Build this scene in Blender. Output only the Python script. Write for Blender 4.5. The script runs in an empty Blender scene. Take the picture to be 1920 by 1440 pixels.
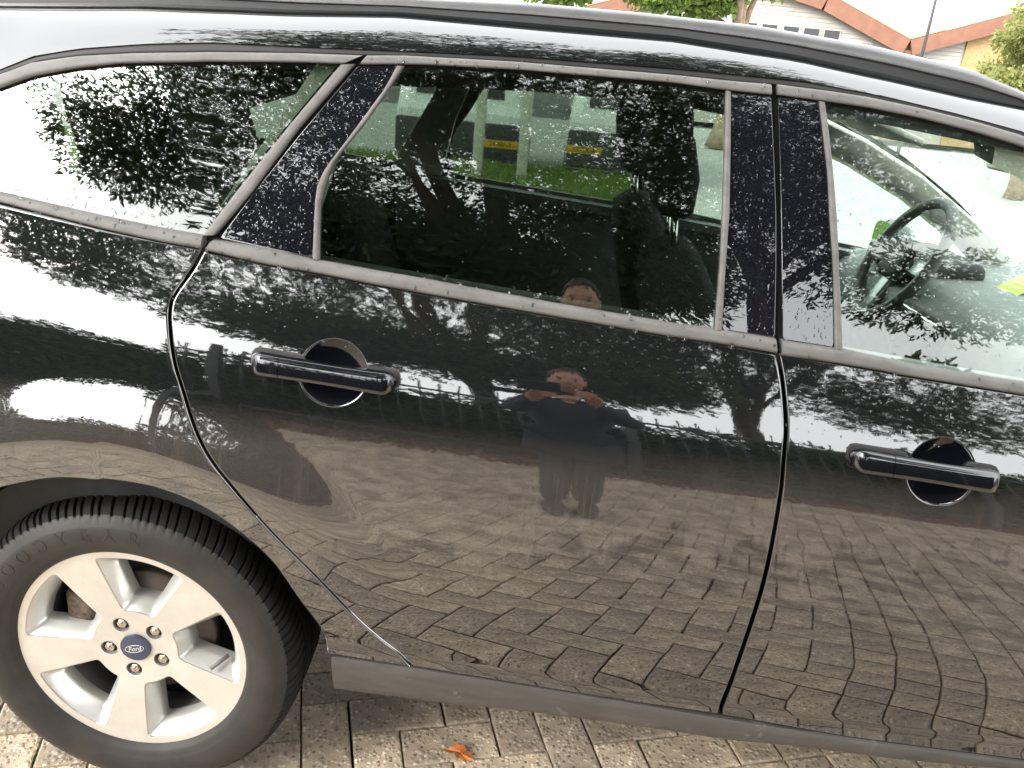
import bpy, bmesh, math, random
import numpy as np
from mathutils import Vector, Matrix
from mathutils.geometry import delaunay_2d_cdt

random.seed(7); RNG = np.random.default_rng(7)
R = math.radians
scene = bpy.context.scene
COL = scene.collection

# ------------------------------------------------------------------ camera
cam_data = bpy.data.cameras.new('camera'); cam = bpy.data.objects.new('camera', cam_data); COL.objects.link(cam)
def cam_axes(yaw, pitch, roll):
    cy, sy = math.cos(yaw), math.sin(yaw)
    f = np.array([sy, cy, 0]); r = np.array([cy, -sy, 0]); u = np.array([0, 0, 1.])
    f2 = f*math.cos(pitch) - u*math.sin(pitch); u2 = u*math.cos(pitch) + f*math.sin(pitch)
    return r*math.cos(roll)+u2*math.sin(roll), u2*math.cos(roll)-r*math.sin(roll), f2
CAM_POS = (0.69778, -1.22391, 1.40084)
cr, cu, cf = cam_axes(R(-1.6349), R(20.8909), R(5.4447))
cam.matrix_world = Matrix(((cr[0], cu[0], -cf[0], CAM_POS[0]), (cr[1], cu[1], -cf[1], CAM_POS[1]), (cr[2], cu[2], -cf[2], CAM_POS[2]), (0, 0, 0, 1)))
cam_data.sensor_width = 36; cam_data.lens = 36*1550/1920
cam_data.clip_start = 0.02; cam_data.clip_end = 2000
scene.camera = cam

# ------------------------------------------------------------------ world, sun, exposure
world = bpy.data.worlds.new('World'); scene.world = world; world.use_nodes = True
wn, wl = world.node_tree.nodes, world.node_tree.links
wn.clear()
SUN_EL, SUN_AZ = R(31), R(226)          # soft sun behind the photographer, to the left
sky = wn.new('ShaderNodeTexSky'); sky.sky_type = 'NISHITA'; sky.sun_disc = False
sky.sun_elevation = SUN_EL; sky.sun_rotation = SUN_AZ
sky.air_density = 1.0; sky.dust_density = 6.0; sky.ozone_density = 1.0
hsv = wn.new('ShaderNodeHueSaturation'); hsv.inputs['Saturation'].default_value = 0.10
mixw = wn.new('ShaderNodeMix'); mixw.data_type = 'RGBA'; mixw.inputs[0].default_value = 0.75
mixw.inputs[7].default_value = (12.0, 12.1, 12.2, 1)     # even overcast cloud layer
bg = wn.new('ShaderNodeBackground'); bg.inputs['Strength'].default_value = 0.15
wo = wn.new('ShaderNodeOutputWorld')
wl.new(sky.outputs[0], hsv.inputs['Color']); wl.new(hsv.outputs[0], mixw.inputs[6]); wl.new(mixw.outputs[2], bg.inputs[0]); wl.new(bg.outputs[0], wo.inputs[0])
sun_d = bpy.data.lights.new('sun', 'SUN'); sun_d.energy = 1.5; sun_d.angle = R(25); sun_d.color = (1, .95, .88)
sun = bpy.data.objects.new('sun', sun_d); COL.objects.link(sun)
_sd = Vector((math.sin(SUN_AZ)*math.cos(SUN_EL), math.cos(SUN_AZ)*math.cos(SUN_EL), math.sin(SUN_EL)))
sun.rotation_euler = _sd.to_track_quat('Z', 'Y').to_euler()
vs = scene.view_settings; vs.view_transform = 'Standard'; vs.look = 'None'; vs.gamma = 1; vs.exposure = 1.62; vs.use_curve_mapping = False
scene.cycles.max_bounces = 10; scene.cycles.transparent_max_bounces = 16; scene.cycles.glossy_bounces = 5
scene.cycles.transmission_bounces = 8; scene.cycles.caustics_reflective = False; scene.cycles.caustics_refractive = False
scene.cycles.use_denoising = True

# ------------------------------------------------------------------ materials
class NT:
    def __init__(s, name):
        s.m = bpy.data.materials.new(name); s.m.use_nodes = True
        s.n, s.l = s.m.node_tree.nodes, s.m.node_tree.links; s.n.clear()
        s.out = s.n.new('ShaderNodeOutputMaterial')
    def node(s, t, **kw):
        n = s.n.new(t)
        for k, v in kw.items(): setattr(n, k, v)
        return n
    def link(s, a, b): s.l.new(a, b)
    def obj(s): return s.node('ShaderNodeTexCoord').outputs['Object']
    def noise(s, vec, scale, detail=4, rough=.55, dist=0):
        n = s.node('ShaderNodeTexNoise'); s.link(vec, n.inputs['Vector'])
        n.inputs['Scale'].default_value = scale; n.inputs['Detail'].default_value = detail
        n.inputs['Roughness'].default_value = rough; n.inputs['Distortion'].default_value = dist
        return n.outputs['Fac']
    def ramp(s, fac, stops, interp='LINEAR'):
        n = s.node('ShaderNodeValToRGB'); s.link(fac, n.inputs[0]); cr = n.color_ramp; cr.interpolation = interp
        while len(cr.elements) < len(stops): cr.elements.new(.5)
        for e, (p, c) in zip(cr.elements, stops):
            e.position = p; e.color = c if len(c) == 4 else (*c, 1)
        return n.outputs[0]
    def maprange(s, v, a, b, c, d):
        n = s.node('ShaderNodeMapRange'); s.link(v, n.inputs[0])
        for i, q in enumerate((a, b, c, d)): n.inputs[i+1].default_value = q
        return n.outputs[0]
    def math(s, op, a, b=None):
        n = s.node('ShaderNodeMath', operation=op)
        for i, v in enumerate((a, b)):
            if v is None: continue
            if isinstance(v, (int, float)): n.inputs[i].default_value = v
            else: s.link(v, n.inputs[i])
        return n.outputs[0]
    def mixc(s, f, a, b):
        n = s.node('ShaderNodeMix', data_type='RGBA')
        for i, v in ((0, f), (6, a), (7, b)):
            if isinstance(v, (int, float)): n.inputs[i].default_value = v
            elif isinstance(v, tuple): n.inputs[i].default_value = (*v, 1) if len(v) == 3 else v
            else: s.link(v, n.inputs[i])
        return n.outputs[2]
    def scaled(s, vec, sx, sy, sz):
        n = s.node('ShaderNodeMapping'); s.link(vec, n.inputs[0]); n.inputs['Scale'].default_value = (sx, sy, sz); return n.outputs[0]
    def bsdf(s, color=(.5,.5,.5), rough=.5, metal=0, ior=1.5, bump=None, bstr=.1, bdist=.002, **kw):
        b = s.node('ShaderNodeBsdfPrincipled')
        for k, v in (('Base Color', color), ('Roughness', rough), ('Metallic', metal), ('IOR', ior), *kw.items()):
            k = k.replace('_', ' ') if k not in b.inputs else k
            if isinstance(v, (int, float)): b.inputs[k].default_value = v
            elif isinstance(v, tuple): b.inputs[k].default_value = (*v, 1) if len(v) == 3 else v
            else: s.link(v, b.inputs[k])
        if bump is not None:
            n = s.node('ShaderNodeBump'); n.inputs['Strength'].default_value = bstr; n.inputs['Distance'].default_value = bdist
            s.link(bump, n.inputs['Height']); s.link(n.outputs[0], b.inputs['Normal'])
        return b.outputs[0]
    def done(s, sh): s.link(sh, s.out.inputs[0]); return s.m

def mat_simple(name, color, rough=.5, metal=0, ior=1.5, nscale=None, namt=.15, bump=0, **kw):
    t = NT(name)
    if nscale:
        f = t.noise(t.obj(), nscale, 5)
        c = t.mixc(t.maprange(f, .3, .7, 0, 1), tuple(x*(1-namt) for x in color), tuple(min(1, x*(1+namt)) for x in color))
        return t.done(t.bsdf(c, rough, metal, ior, bump=f if bump else None, bstr=bump, **kw))
    return t.done(t.bsdf(color, rough, metal, ior, **kw))

def mat_paint():
    t = NT('black_paint'); o = t.obj()
    # dried road film: patches with ragged running lower edges, cleaner wet paint below
    sep = t.node('ShaderNodeSeparateXYZ'); t.link(o, sep.inputs[0]); z = sep.outputs[2]
    def line(sx, amp): return t.math('MULTIPLY', t.math('SUBTRACT', t.noise(t.scaled(o, sx, 0, .6), 1, 3, .6), .5), amp)
    def runs(z0, a, b, seed):
        zz = t.math('ADD', t.math('ADD', t.math('SUBTRACT', z, z0), line(5+seed, a)), t.math('ADD', line(75+seed*9, b), line(210+seed*7, b*.5)))
        return t.maprange(zz, -.003, .003, 0, 1)
    top = t.maprange(z, .79, .86, 1, .04)
    r1 = runs(.67, .55, .14, 0.); r2 = t.maprange(t.noise(t.scaled(o, 60, 1, 2.2), 1, 4, .65, .2), .50, .60, 0, 1)
    patch = t.maprange(t.noise(t.scaled(o, 1, 1, .6), 6.0, 5, .6, .5), .47, .55, 0, 1)
    r3 = runs(.80, .16, .10, 3.)
    dust = t.math('ADD', t.math('MULTIPLY', t.math('ADD', t.math('MULTIPLY', r1, .115), t.math('ADD', t.math('MULTIPLY', t.math('MULTIPLY', r2, patch), .036), t.math('MULTIPLY', r3, .016))), top), .006)
    scr = t.noise(o, 900, 2, .5)
    wav = t.noise(t.scaled(o, 1, 1, 1), 9, 2, .5)
    wet = t.noise(o, 55, 3, .6, .6)
    clear = t.bsdf((.0045, .006, .0073), .022, 0, 2.3, bump=t.math('ADD', t.math('MULTIPLY', wav, 1.0), t.math('MULTIPLY', wet, .06)), bstr=.10, bdist=.004)
    film = t.bsdf((.30, .255, .21), .9)
    mx = t.node('ShaderNodeMixShader'); t.link(dust, mx.inputs[0]); t.link(clear, mx.inputs[1]); t.link(film, mx.inputs[2])
    return t.done(mx.outputs[0])

def mat_glass(name, tint, ior=1.95, face=True):
    t = NT(name)
    geo = t.node('ShaderNodeNewGeometry')
    fr = t.node('ShaderNodeFresnel')
    n = t.maprange(geo.outputs['Backfacing'], 0, 1, ior, 1/ior); t.link(n, fr.inputs['IOR'])
    tr = t.node('ShaderNodeBsdfTransparent'); tr.inputs[0].default_value = (*tint, 1)
    gl = t.node('ShaderNodeBsdfGlossy'); gl.inputs['Roughness'].default_value = 0.0; gl.inputs['Color'].default_value = (1, 1, 1, 1)
    mx = t.node('ShaderNodeMixShader'); t.link(fr.outputs[0], mx.inputs[0]); t.link(tr.outputs[0], mx.inputs[1]); t.link(gl.outputs[0], mx.inputs[2])
    return t.done(mx.outputs[0])

def mat_paver():
    t = NT('exposed_aggregate_concrete'); o = t.obj()
    info = t.node('ShaderNodeObjectInfo')
    def vor(scale):
        v = t.node('ShaderNodeTexVoronoi'); t.link(o, v.inputs['Vector']); v.inputs['Scale'].default_value = scale; v.inputs['Randomness'].default_value = 1; return v
    v1 = vor(118)
    sep = t.node('ShaderNodeSeparateColor'); t.link(v1.outputs['Color'], sep.inputs[0])
    peb = t.ramp(sep.outputs[0], [(0, (.20, .16, .13)), (.2, (.29, .235, .185)), (.42, (.42, .35, .27)), (.62, (.54, .46, .36)), (.8, (.64, .57, .46)), (1, (.80, .75, .65))])
    pm = t.maprange(v1.outputs['Distance'], .30, .62, 1, 0)
    pick = t.maprange(sep.outputs[1], .22, .30, 0, 1)
    fine = t.noise(o, 420, 4, .7)
    mort = t.mixc(fine, (.37, .30, .22), (.58, .49, .375))
    c = t.mixc(t.math('MULTIPLY', pm, pick), mort, peb)
    big = t.noise(o, 7, 4, .6)
    wetm = t.maprange(big, .38, .60, .75, 1.45)
    mul = t.node('ShaderNodeMix', data_type='RGBA', blend_type='MULTIPLY'); mul.inputs[0].default_value = 1
    t.link(c, mul.inputs[6])
    comb = t.node('ShaderNodeCombineColor')
    for i in range(3): t.link(wetm, comb.inputs[i])
    t.link(comb.outputs[0], mul.inputs[7])
    tone = t.mixc(info.outputs['Random'], (.82, .80, .80), (1.12, 1.08, 1.02))
    mul2 = t.node('ShaderNodeMix', data_type='RGBA', blend_type='MULTIPLY'); mul2.inputs[0].default_value = 1
    t.link(mul.outputs[2], mul2.inputs[6]); t.link(tone, mul2.inputs[7])
    hgt = t.math('ADD', t.math('MULTIPLY', t.math('MULTIPLY', pm, pick), .7), t.math('MULTIPLY', fine, .5))
    rough = t.maprange(big, .4, .6, .45, .8)
    return t.done(t.bsdf(mul2.outputs[2], rough, bump=hgt, bstr=.7, bdist=.003))

def mat_leaf(name, a, b, trans=.35):
    t = NT(name)
    geo = t.node('ShaderNodeNewGeometry')
    c = t.mixc(geo.outputs['Random Per Island'], a, b)
    d = t.bsdf(c, .55)
    tl = t.node('ShaderNodeBsdfTranslucent'); t.link(c, tl.inputs[0])
    mx = t.node('ShaderNodeMixShader'); mx.inputs[0].default_value = trans; t.link(d, mx.inputs[1]); t.link(tl.outputs[0], mx.inputs[2])
    return t.done(mx.outputs[0])

def mat_trim():
    t = NT('weathered_satin_moulding'); o = t.obj()
    f = t.noise(t.scaled(o, 3, 3, 8), 6, 5, .6)
    sp = t.noise(o, 120, 2, .5)
    c = t.mixc(t.maprange(f, .3, .7, 0, 1), (.122, .116, .109), (.182, .174, .164))
    c2 = t.mixc(t.maprange(sp, .72, .76, 0, .5), c, (.07, .06, .055))
    return t.done(t.bsdf(c2, .55, 0, 1.38, bump=sp, bstr=.04))

def mat_water():
    t = NT('rain_water')
    fr = t.node('ShaderNodeFresnel'); geo = t.node('ShaderNodeNewGeometry'); t.link(t.maprange(geo.outputs['Backfacing'], 0, 1, 1.5, 1/1.5), fr.inputs['IOR'])
    tr = t.node('ShaderNodeBsdfTransparent'); tr.inputs[0].default_value = (.80, .80, .80, 1)
    rf = t.node('ShaderNodeBsdfRefraction'); rf.inputs['IOR'].default_value = 1.33
    m0 = t.node('ShaderNodeMixShader'); m0.inputs[0].default_value = .6; t.link(tr.outputs[0], m0.inputs[1]); t.link(rf.outputs[0], m0.inputs[2])
    gl = t.node('ShaderNodeBsdfGlossy'); gl.inputs['Roughness'].default_value = 0.0
    mx = t.node('ShaderNodeMixShader'); t.link(fr.outputs[0], mx.inputs[0]); t.link(m0.outputs[0], mx.inputs[1]); t.link(gl.outputs[0], mx.inputs[2])
    return t.done(mx.outputs[0])

def mat_tyre():
    t = NT('tyre_rubber'); o = t.obj()
    f = t.noise(o, 14, 5, .6); g = t.noise(o, 160, 3, .6)
    c = t.mixc(t.maprange(f, .3, .7, 0, 1), (.013, .012, .011), (.031, .027, .023))
    return t.done(t.bsdf(c, .62, bump=g, bstr=.15, bdist=.001))

def mat_alloy():
    t = NT('silver_alloy_lacquer'); o = t.obj()
    f = t.noise(o, 20, 5, .6); sp = t.noise(o, 260, 2, .5)
    c = t.mixc(t.maprange(f, .3, .7, 0, 1), (.64, .618, .575), (.74, .715, .67))
    c2 = t.mixc(t.maprange(sp, .74, .78, 0, .7), c, (.12, .09, .07))
    return t.done(t.bsdf(c2, .36, .62, Coat_Weight=.3, Coat_Roughness=.15))

def mat_ground_bricks():
    t = NT('paving_joint_sand'); o = t.obj()
    f = t.noise(o, 30, 6, .6)
    c = t.mixc(f, (.05, .042, .033), (.11, .095, .075))
    m = t.noise(o, 3.0, 4, .6)
    c2 = t.mixc(t.maprange(m, .58, .70, 0, .8), c, (.045, .065, .02))
    return t.done(t.bsdf(c2, .95, bump=f, bstr=.4))

def mat_grass():
    t = NT('grass_turf'); o = t.obj()
    f = t.noise(o, 2.2, 6, .65); g = t.noise(o, 60, 3, .6)
    c = t.mixc(t.maprange(f, .3, .7, 0, 1), (.055, .10, .018), (.13, .20, .035))
    c2 = t.mixc(t.maprange(g, .35, .75, 0, .6), c, (.03, .06, .01))
    return t.done(t.bsdf(c2, .9, bump=g, bstr=.6, bdist=.03))

def mat_sill():
    t = NT('grey_sill_plastic'); o = t.obj()
    f = t.noise(t.scaled(o, 3, 3, 14), 3, 6, .65); sp = t.noise(o, 14, 6, .7, .5); gr = t.noise(o, 260, 3, .6)
    c = t.mixc(t.maprange(f, .32, .68, 0, 1), (.055, .050, .045), (.085, .078, .070))
    c2 = t.mixc(t.maprange(sp, .60, .64, 0, .75), c, (.14, .13, .12))
    c3 = t.mixc(t.maprange(sp, .34, .28, 0, .7), c2, (.035, .03, .026))
    return t.done(t.bsdf(c3, .55, bump=gr, bstr=.12, bdist=.001))
M = {}
M['paint'] = mat_paint()
M['gloss'] = mat_simple('gloss_black_pillar_cover', (.006, .006, .010), .0, 0, 1.9)
M['rubber'] = mat_simple('seal_rubber', (.022, .02, .02), .6, nscale=40)
M['dark'] = mat_simple('inner_cavity_black', (.008, .008, .008), .8)
M['trim'] = mat_trim()
M['sill'] = mat_sill()
M['glass_rear'] = mat_glass('privacy_tinted_glass', (.60, .655, .61), 1.88)
M['glass_front'] = mat_glass('green_tinted_glass', (.90, .965, .93), 1.72)
M['glass_screen'] = mat_glass('windscreen_glass', (.93, .98, .95), 1.5)
M['water'] = mat_water()
M['tyre'] = mat_tyre(); M['alloy'] = mat_alloy()
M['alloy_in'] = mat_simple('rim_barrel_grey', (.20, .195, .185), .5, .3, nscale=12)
M['nut'] = mat_simple('plated_steel_nut', (.62, .52, .42), .25, .9, nscale=60)
M['cap'] = mat_simple('dark_blue_cap', (.035, .045, .085), .3, 0, 1.6, nscale=40)
M['badge'] = mat_simple('badge_silver', (.7, .68, .62), .4, .3)
M['disc'] = mat_simple('brake_steel', (.12, .10, .085), .45, .7, nscale=20)
M['caliper'] = mat_simple('cast_caliper', (.12, .09, .07), .9, nscale=90, namt=.6, bump=.5)
M['paver'] = mat_paver(); M['joint'] = mat_ground_bricks(); M['grass'] = mat_grass()
M['asphalt'] = mat_simple('asphalt', (.075, .073, .072), .85, nscale=60, namt=.4, bump=.3)
M['leaf_dark'] = mat_leaf('leaf_deep_green', (.022, .045, .012), (.055, .095, .022))
M['leaf_mid'] = mat_leaf('leaf_hedge_green', (.015, .032, .010), (.04, .07, .018), .2)
M['leaf_bright'] = mat_leaf('leaf_fresh_green', (.10, .17, .03), (.20, .27, .06), .5)
M['leaf_yellow'] = mat_leaf('leaf_yellow_green', (.20, .24, .07), (.33, .33, .12), .5)
M['bark'] = mat_simple('tree_bark', (.09, .07, .05), .9, nscale=12, namt=.5, bump=.6)
M['bark_pale'] = mat_simple('pale_bark', (.26, .19, .13), .9, nscale=5, namt=.4, bump=.6)
M['steel'] = mat_simple('grey_fence_steel', (.030, .031, .033), .5, .2, nscale=15)
M['white_clad'] = mat_simple('cream_white_cladding', (.36, .335, .295), .6, nscale=2, namt=.05)
M['fascia'] = mat_simple('brown_fascia_board', (.19, .085, .05), .6, nscale=3, namt=.15)
M['rooftile'] = mat_simple('pale_roof_felt', (.42, .27, .18), .8, nscale=4, namt=.12)
M['tan_brick'] = mat_simple('tan_brick_wall', (.36, .24, .11), .9, nscale=14, namt=.2)
M['window_dark'] = mat_simple('dark_window', (.02, .022, .025), .1)
M['cab_dark'] = mat_simple('charcoal_trim', (.03, .032, .034), .7, nscale=40)
M['cab_grey'] = mat_simple('grey_trim_plastic', (.20, .21, .21), .6, nscale=30)
M['cab_pale'] = mat_simple('pale_pillar_trim', (.72, .70, .62), .8, nscale=40, namt=.05)
M['seat'] = mat_simple('charcoal_seat_fabric', (.028, .028, .03), .9, nscale=200, namt=.4)
M['chrome'] = mat_simple('bright_metal', (.7, .7, .7), .12, 1)
M['mirror'] = mat_simple('mirror_glass', (.8, .85, .85), .02, 1)
M['white_paint'] = mat_simple('white_vehicle_paint', (.62, .63, .63), .25, nscale=3, namt=.05)
M['plate'] = mat_simple('yellow_plate', (.45, .26, .02), .5)
M['plate_ink'] = mat_simple('plate_ink', (.015, .015, .015), .6)
M['amber'] = mat_simple('red_lamp_lens', (.10, .012, .01), .2)
M['post'] = mat_simple('pale_post_paint', (.52, .50, .44), .6, nscale=8)
M['green_card'] = mat_simple('yellow_green_card', (.55, .60, .12), .7)
M['orange_leaf'] = mat_simple('orange_dead_leaf', (.55, .17, .035), .6, nscale=60, namt=.4)
M['moss'] = mat_simple('moss_green', (.06, .11, .02), .95, nscale=80, namt=.5)
M['litter'] = mat_leaf('brown_leaf_litter', (.09, .035, .018), (.20, .085, .035), .1)
M['skin'] = mat_simple('skin', (.36, .175, .115), .5, nscale=60, namt=.12)
M['hair'] = mat_simple('dark_hair', (.03, .02, .015), .6, nscale=90, namt=.4)
M['navy'] = mat_simple('navy_cloth', (.008, .010, .019), .9, nscale=90, namt=.3)
M['denim'] = mat_simple('dark_denim', (.008, .009, .014), .9, nscale=90, namt=.3)
M['shoe'] = mat_simple('black_shoe', (.02, .02, .02), .5)
M['eye'] = mat_simple('eye_dark', (.02, .015, .01), .15)
M['phone'] = mat_simple('phone_black', (.01, .01, .012), .15)

M['headliner'] = mat_simple('grey_headliner', (.16, .16, .15), .95, nscale=60)
M['soil'] = mat_simple('bare_soil', (.035, .024, .016), 1., nscale=25, namt=.5, bump=.5)
M['path'] = mat_simple('grey_path_slabs', (.33, .325, .31), .9, nscale=6, namt=.2)
M['kerb'] = mat_simple('concrete_kerb', (.30, .29, .27), .9, nscale=20, namt=.2)
M['bowl'] = mat_simple('handle_bowl_black', (.004, .0045, .007), .06, 0, 1.55)
M['rail_bar'] = mat_simple('rail_sky_sheen_grey', (.16, .16, .165), .32, .2, 1.8, nscale=25, namt=.1)  # sky reflection on the rail's upper half put into this lighter grey
M['leaf_olive'] = mat_leaf('leaf_olive_green', (.07, .10, .02), (.14, .17, .04), .4)
M['leaf_grass'] = mat_leaf('grass_blade', (.09, .15, .02), (.20, .28, .05), .4)
M['tread'] = mat_simple('shaded_black_tread', (.010, .0095, .009), .7, 0, 1.3, nscale=40)  # wheel-arch shade put into the tread colour, blacker than the sidewall

# ------------------------------------------------------------------ helpers
def put(name, me, parent=None, mat=None, **props):
    o = bpy.data.objects.new(name, me); COL.objects.link(o)
    if mat is not None and me is not None and len(me.materials) == 0: me.materials.append(mat)
    if parent is not None: o.parent = parent
    for k, v in props.items(): o[k] = v
    return o
def empty(name, loc=(0, 0, 0), **props):
    o = bpy.data.objects.new(name, None); COL.objects.link(o); o.location = loc; o.empty_display_size = .1
    for k, v in props.items(): o[k] = v
    return o
def epart(name, parent, loc=(0, 0, 0)):
    o = bpy.data.objects.new(name, None); COL.objects.link(o); o.parent = parent; o.location = loc; o.empty_display_size = .05
    return o
def mk(name, V, F, smooth=True, normals=None):
    me = bpy.data.meshes.new(name); me.from_pydata([tuple(map(float, v)) for v in V], [], [tuple(map(int, f)) for f in F])
    if smooth: me.polygons.foreach_set('use_smooth', [True]*len(me.polygons))
    me.update()
    if normals is not None: me.normals_split_custom_set_from_vertices([tuple(map(float, n)) for n in normals])
    return me
def mk_fast(name, V, F, smooth=False):
    """V (n,3), F (m,k) constant k"""
    V = np.asarray(V, np.float32); F = np.asarray(F, np.int32); k = F.shape[1]
    me = bpy.data.meshes.new(name); me.vertices.add(len(V)); me.vertices.foreach_set('co', V.ravel())
    me.loops.add(F.size); me.loops.foreach_set('vertex_index', F.ravel())
    me.polygons.add(len(F)); me.polygons.foreach_set('loop_start', np.arange(0, F.size, k, dtype=np.int32))
    if smooth: me.polygons.foreach_set('use_smooth', np.ones(len(F), bool))
    me.update(calc_edges=True); me.validate(); return me
def bm_mesh(name, bm, smooth=False):
    me = bpy.data.meshes.new(name); bm.to_mesh(me); bm.free()
    if smooth: me.polygons.foreach_set('use_smooth', [True]*len(me.polygons))
    return me
def box_bm(bm, lo, hi, bevel=0, seg=2):
    g = bmesh.ops.create_cube(bm, size=1)['verts']
    lo, hi = Vector(lo), Vector(hi)
    for v in g: v.co = Vector([(lo[i]+hi[i])/2 + v.co[i]*(hi[i]-lo[i]) for i in range(3)])
    if bevel: bmesh.ops.bevel(bm, geom=list({e for v in g for e in v.link_edges}), offset=bevel, segments=seg, affect='EDGES', profile=.5)
    return bm
def box(name, lo, hi, mat, parent=None, bevel=0, seg=2, rot=None, **props):
    bm = bmesh.new(); box_bm(bm, lo, hi, bevel, seg)
    if rot is not None: bmesh.ops.transform(bm, matrix=rot, verts=bm.verts)
    return put(name, bm_mesh(name, bm, smooth=bevel > 0), parent, mat, **props)
def tube_vf(path, rad, n=8, cap=True):
    P = np.asarray(path, float); rad = np.broadcast_to(np.asarray(rad, float), (len(P),))
    T = np.gradient(P, axis=0); T /= np.linalg.norm(T, axis=1)[:, None]+1e-12
    ref = np.array([0, 0, 1.]) if abs(T[0][2]) < .9 else np.array([1., 0, 0])
    V = []; a = np.linspace(0, 2*np.pi, n, endpoint=False)
    u = None
    for i in range(len(P)):
        u = np.cross(T[i], ref) if u is None else u - T[i]*(u@T[i])
        u /= np.linalg.norm(u)+1e-12; w = np.cross(T[i], u)
        V.append(P[i]+rad[i]*(np.cos(a)[:, None]*u+np.sin(a)[:, None]*w))
    V = np.concatenate(V); F = []
    for i in range(len(P)-1):
        for j in range(n): F.append((i*n+j, i*n+(j+1) % n, (i+1)*n+(j+1) % n, (i+1)*n+j))
    if cap: F.append(tuple(range(n-1, -1, -1))); F.append(tuple((len(P)-1)*n+j for j in range(n)))
    return V, F
def join_vf(parts):
    V, F, o = [], [], 0
    for v, f in parts:
        V.append(np.asarray(v, float)); F += [tuple(i+o for i in q) for q in f]; o += len(v)
    return np.concatenate(V), F
def resample(P, n=None, step=None):
    P = np.asarray(P, float); d = np.r_[0, np.cumsum(np.linalg.norm(np.diff(P, axis=0), axis=1))]
    if n is None: n = max(2, int(round(d[-1]/step))+1)
    s = np.linspace(0, d[-1], n)
    return np.stack([np.interp(s, d, P[:, k]) for k in range(P.shape[1])], 1)
def smooth_curve(P, n=60):
    """Catmull-Rom through the points, resampled"""
    P = np.asarray(P, float); Q = np.vstack([2*P[0]-P[1], P, 2*P[-1]-P[-2]]); out = []
    for i in range(1, len(Q)-2):
        t = np.linspace(0, 1, 12, endpoint=False)[:, None]; a, b, c, d = Q[i-1], Q[i], Q[i+1], Q[i+2]
        out.append(.5*((2*b)+(-a+c)*t+(2*a-5*b+4*c-d)*t**2+(-a+3*b-3*c+d)*t**3))
    out.append(P[-1:]); return resample(np.concatenate(out), n)

# ------------------------------------------------------------------ car side surfaces (x forward, y into the car, z up; metres)
def itp(x,T): 
    a=np.array(T); return np.interp(x,a[:,0],a[:,1])
ZS=[(-1.,.40),(0.,.358),(.37,.345),(.81,.322),(1.18,.306),(1.7,.290),(2.4,.28)]
ZB=[(-1.,1.215),(-.45,1.150),(-.17,1.113),(.13,1.073),(.6,1.041),(1.07,1.010),(1.5,.975),(2.4,.905)]
TB=[(-.3,2),(.0,2),(.040,1),(.058,-20),(.12,-18.5),(.2,-14),(.3,-7),(.38,-2.5),(.48,1.8),(.60,4.5),(.69,6),(.73,8),(.77,13),(.81,17.5),(.86,20.5),(.93,23.5),(1.,25),(1.3,26)]
_s=np.linspace(-.4,1.4,1801)
_t=np.interp(_s,*np.array(TB).T)
k=np.exp(-.5*(np.arange(-30,31)/9.)**2);k/=k.sum()
_t=np.convolve(np.pad(_t,30,mode='edge'),k,'valid')
_y=np.concatenate([[0],np.cumsum(np.tan(np.radians((_t[1:]+_t[:-1])/2))*.732*(_s[1]-_s[0]))])
_y-=np.interp(.4,_s,_y)
def sm(a,b,x):
    t=np.clip((x-a)/(b-a),0,1); return t*t*(3-2*t)
def plan(x):
    d=x-.85
    return np.where(d<0,.026*d*d+ .03*np.maximum(0,-(x+.1))**2,.020*d*d)
def flare(x,z):
    r=np.hypot(x,z-.316)
    return -.028*(1-sm(.450,.580,r))*np.where(x>0,sm(.50,.80,z),1.)
def B(x,z):
    x=np.asarray(x,float);z=np.asarray(z,float)
    a=itp(x,ZS);b=itp(x,ZB); s=(z-a)/(b-a)
    return -.043+np.interp(s,_s,_y)+plan(x)+flare(x,z)
TG=[(-.2,15),(0.,17),(.1,19),(.2,22),(.3,25),(.36,28),(.40,34),(.44,45),(.47,58),(.5,66)]
_d=np.linspace(-.2,.6,801)
_tg=np.interp(_d,*np.array(TG).T)
_yg=np.concatenate([[0],np.cumsum(np.tan(np.radians((_tg[1:]+_tg[:-1])/2))*(_d[1]-_d[0]))])
_yg-=np.interp(0.,_d,_yg)
def G(x,z):
    x=np.asarray(x,float);z=np.asarray(z,float)
    b=itp(x,ZB); d=z-(1.0*b+0.0)-.02
    y0=-.043+np.interp(1.,_s,_y)+.010
    return y0+np.interp(d,_d,_yg)+plan(x)+.05*np.maximum(0,.3-x)**2

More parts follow.
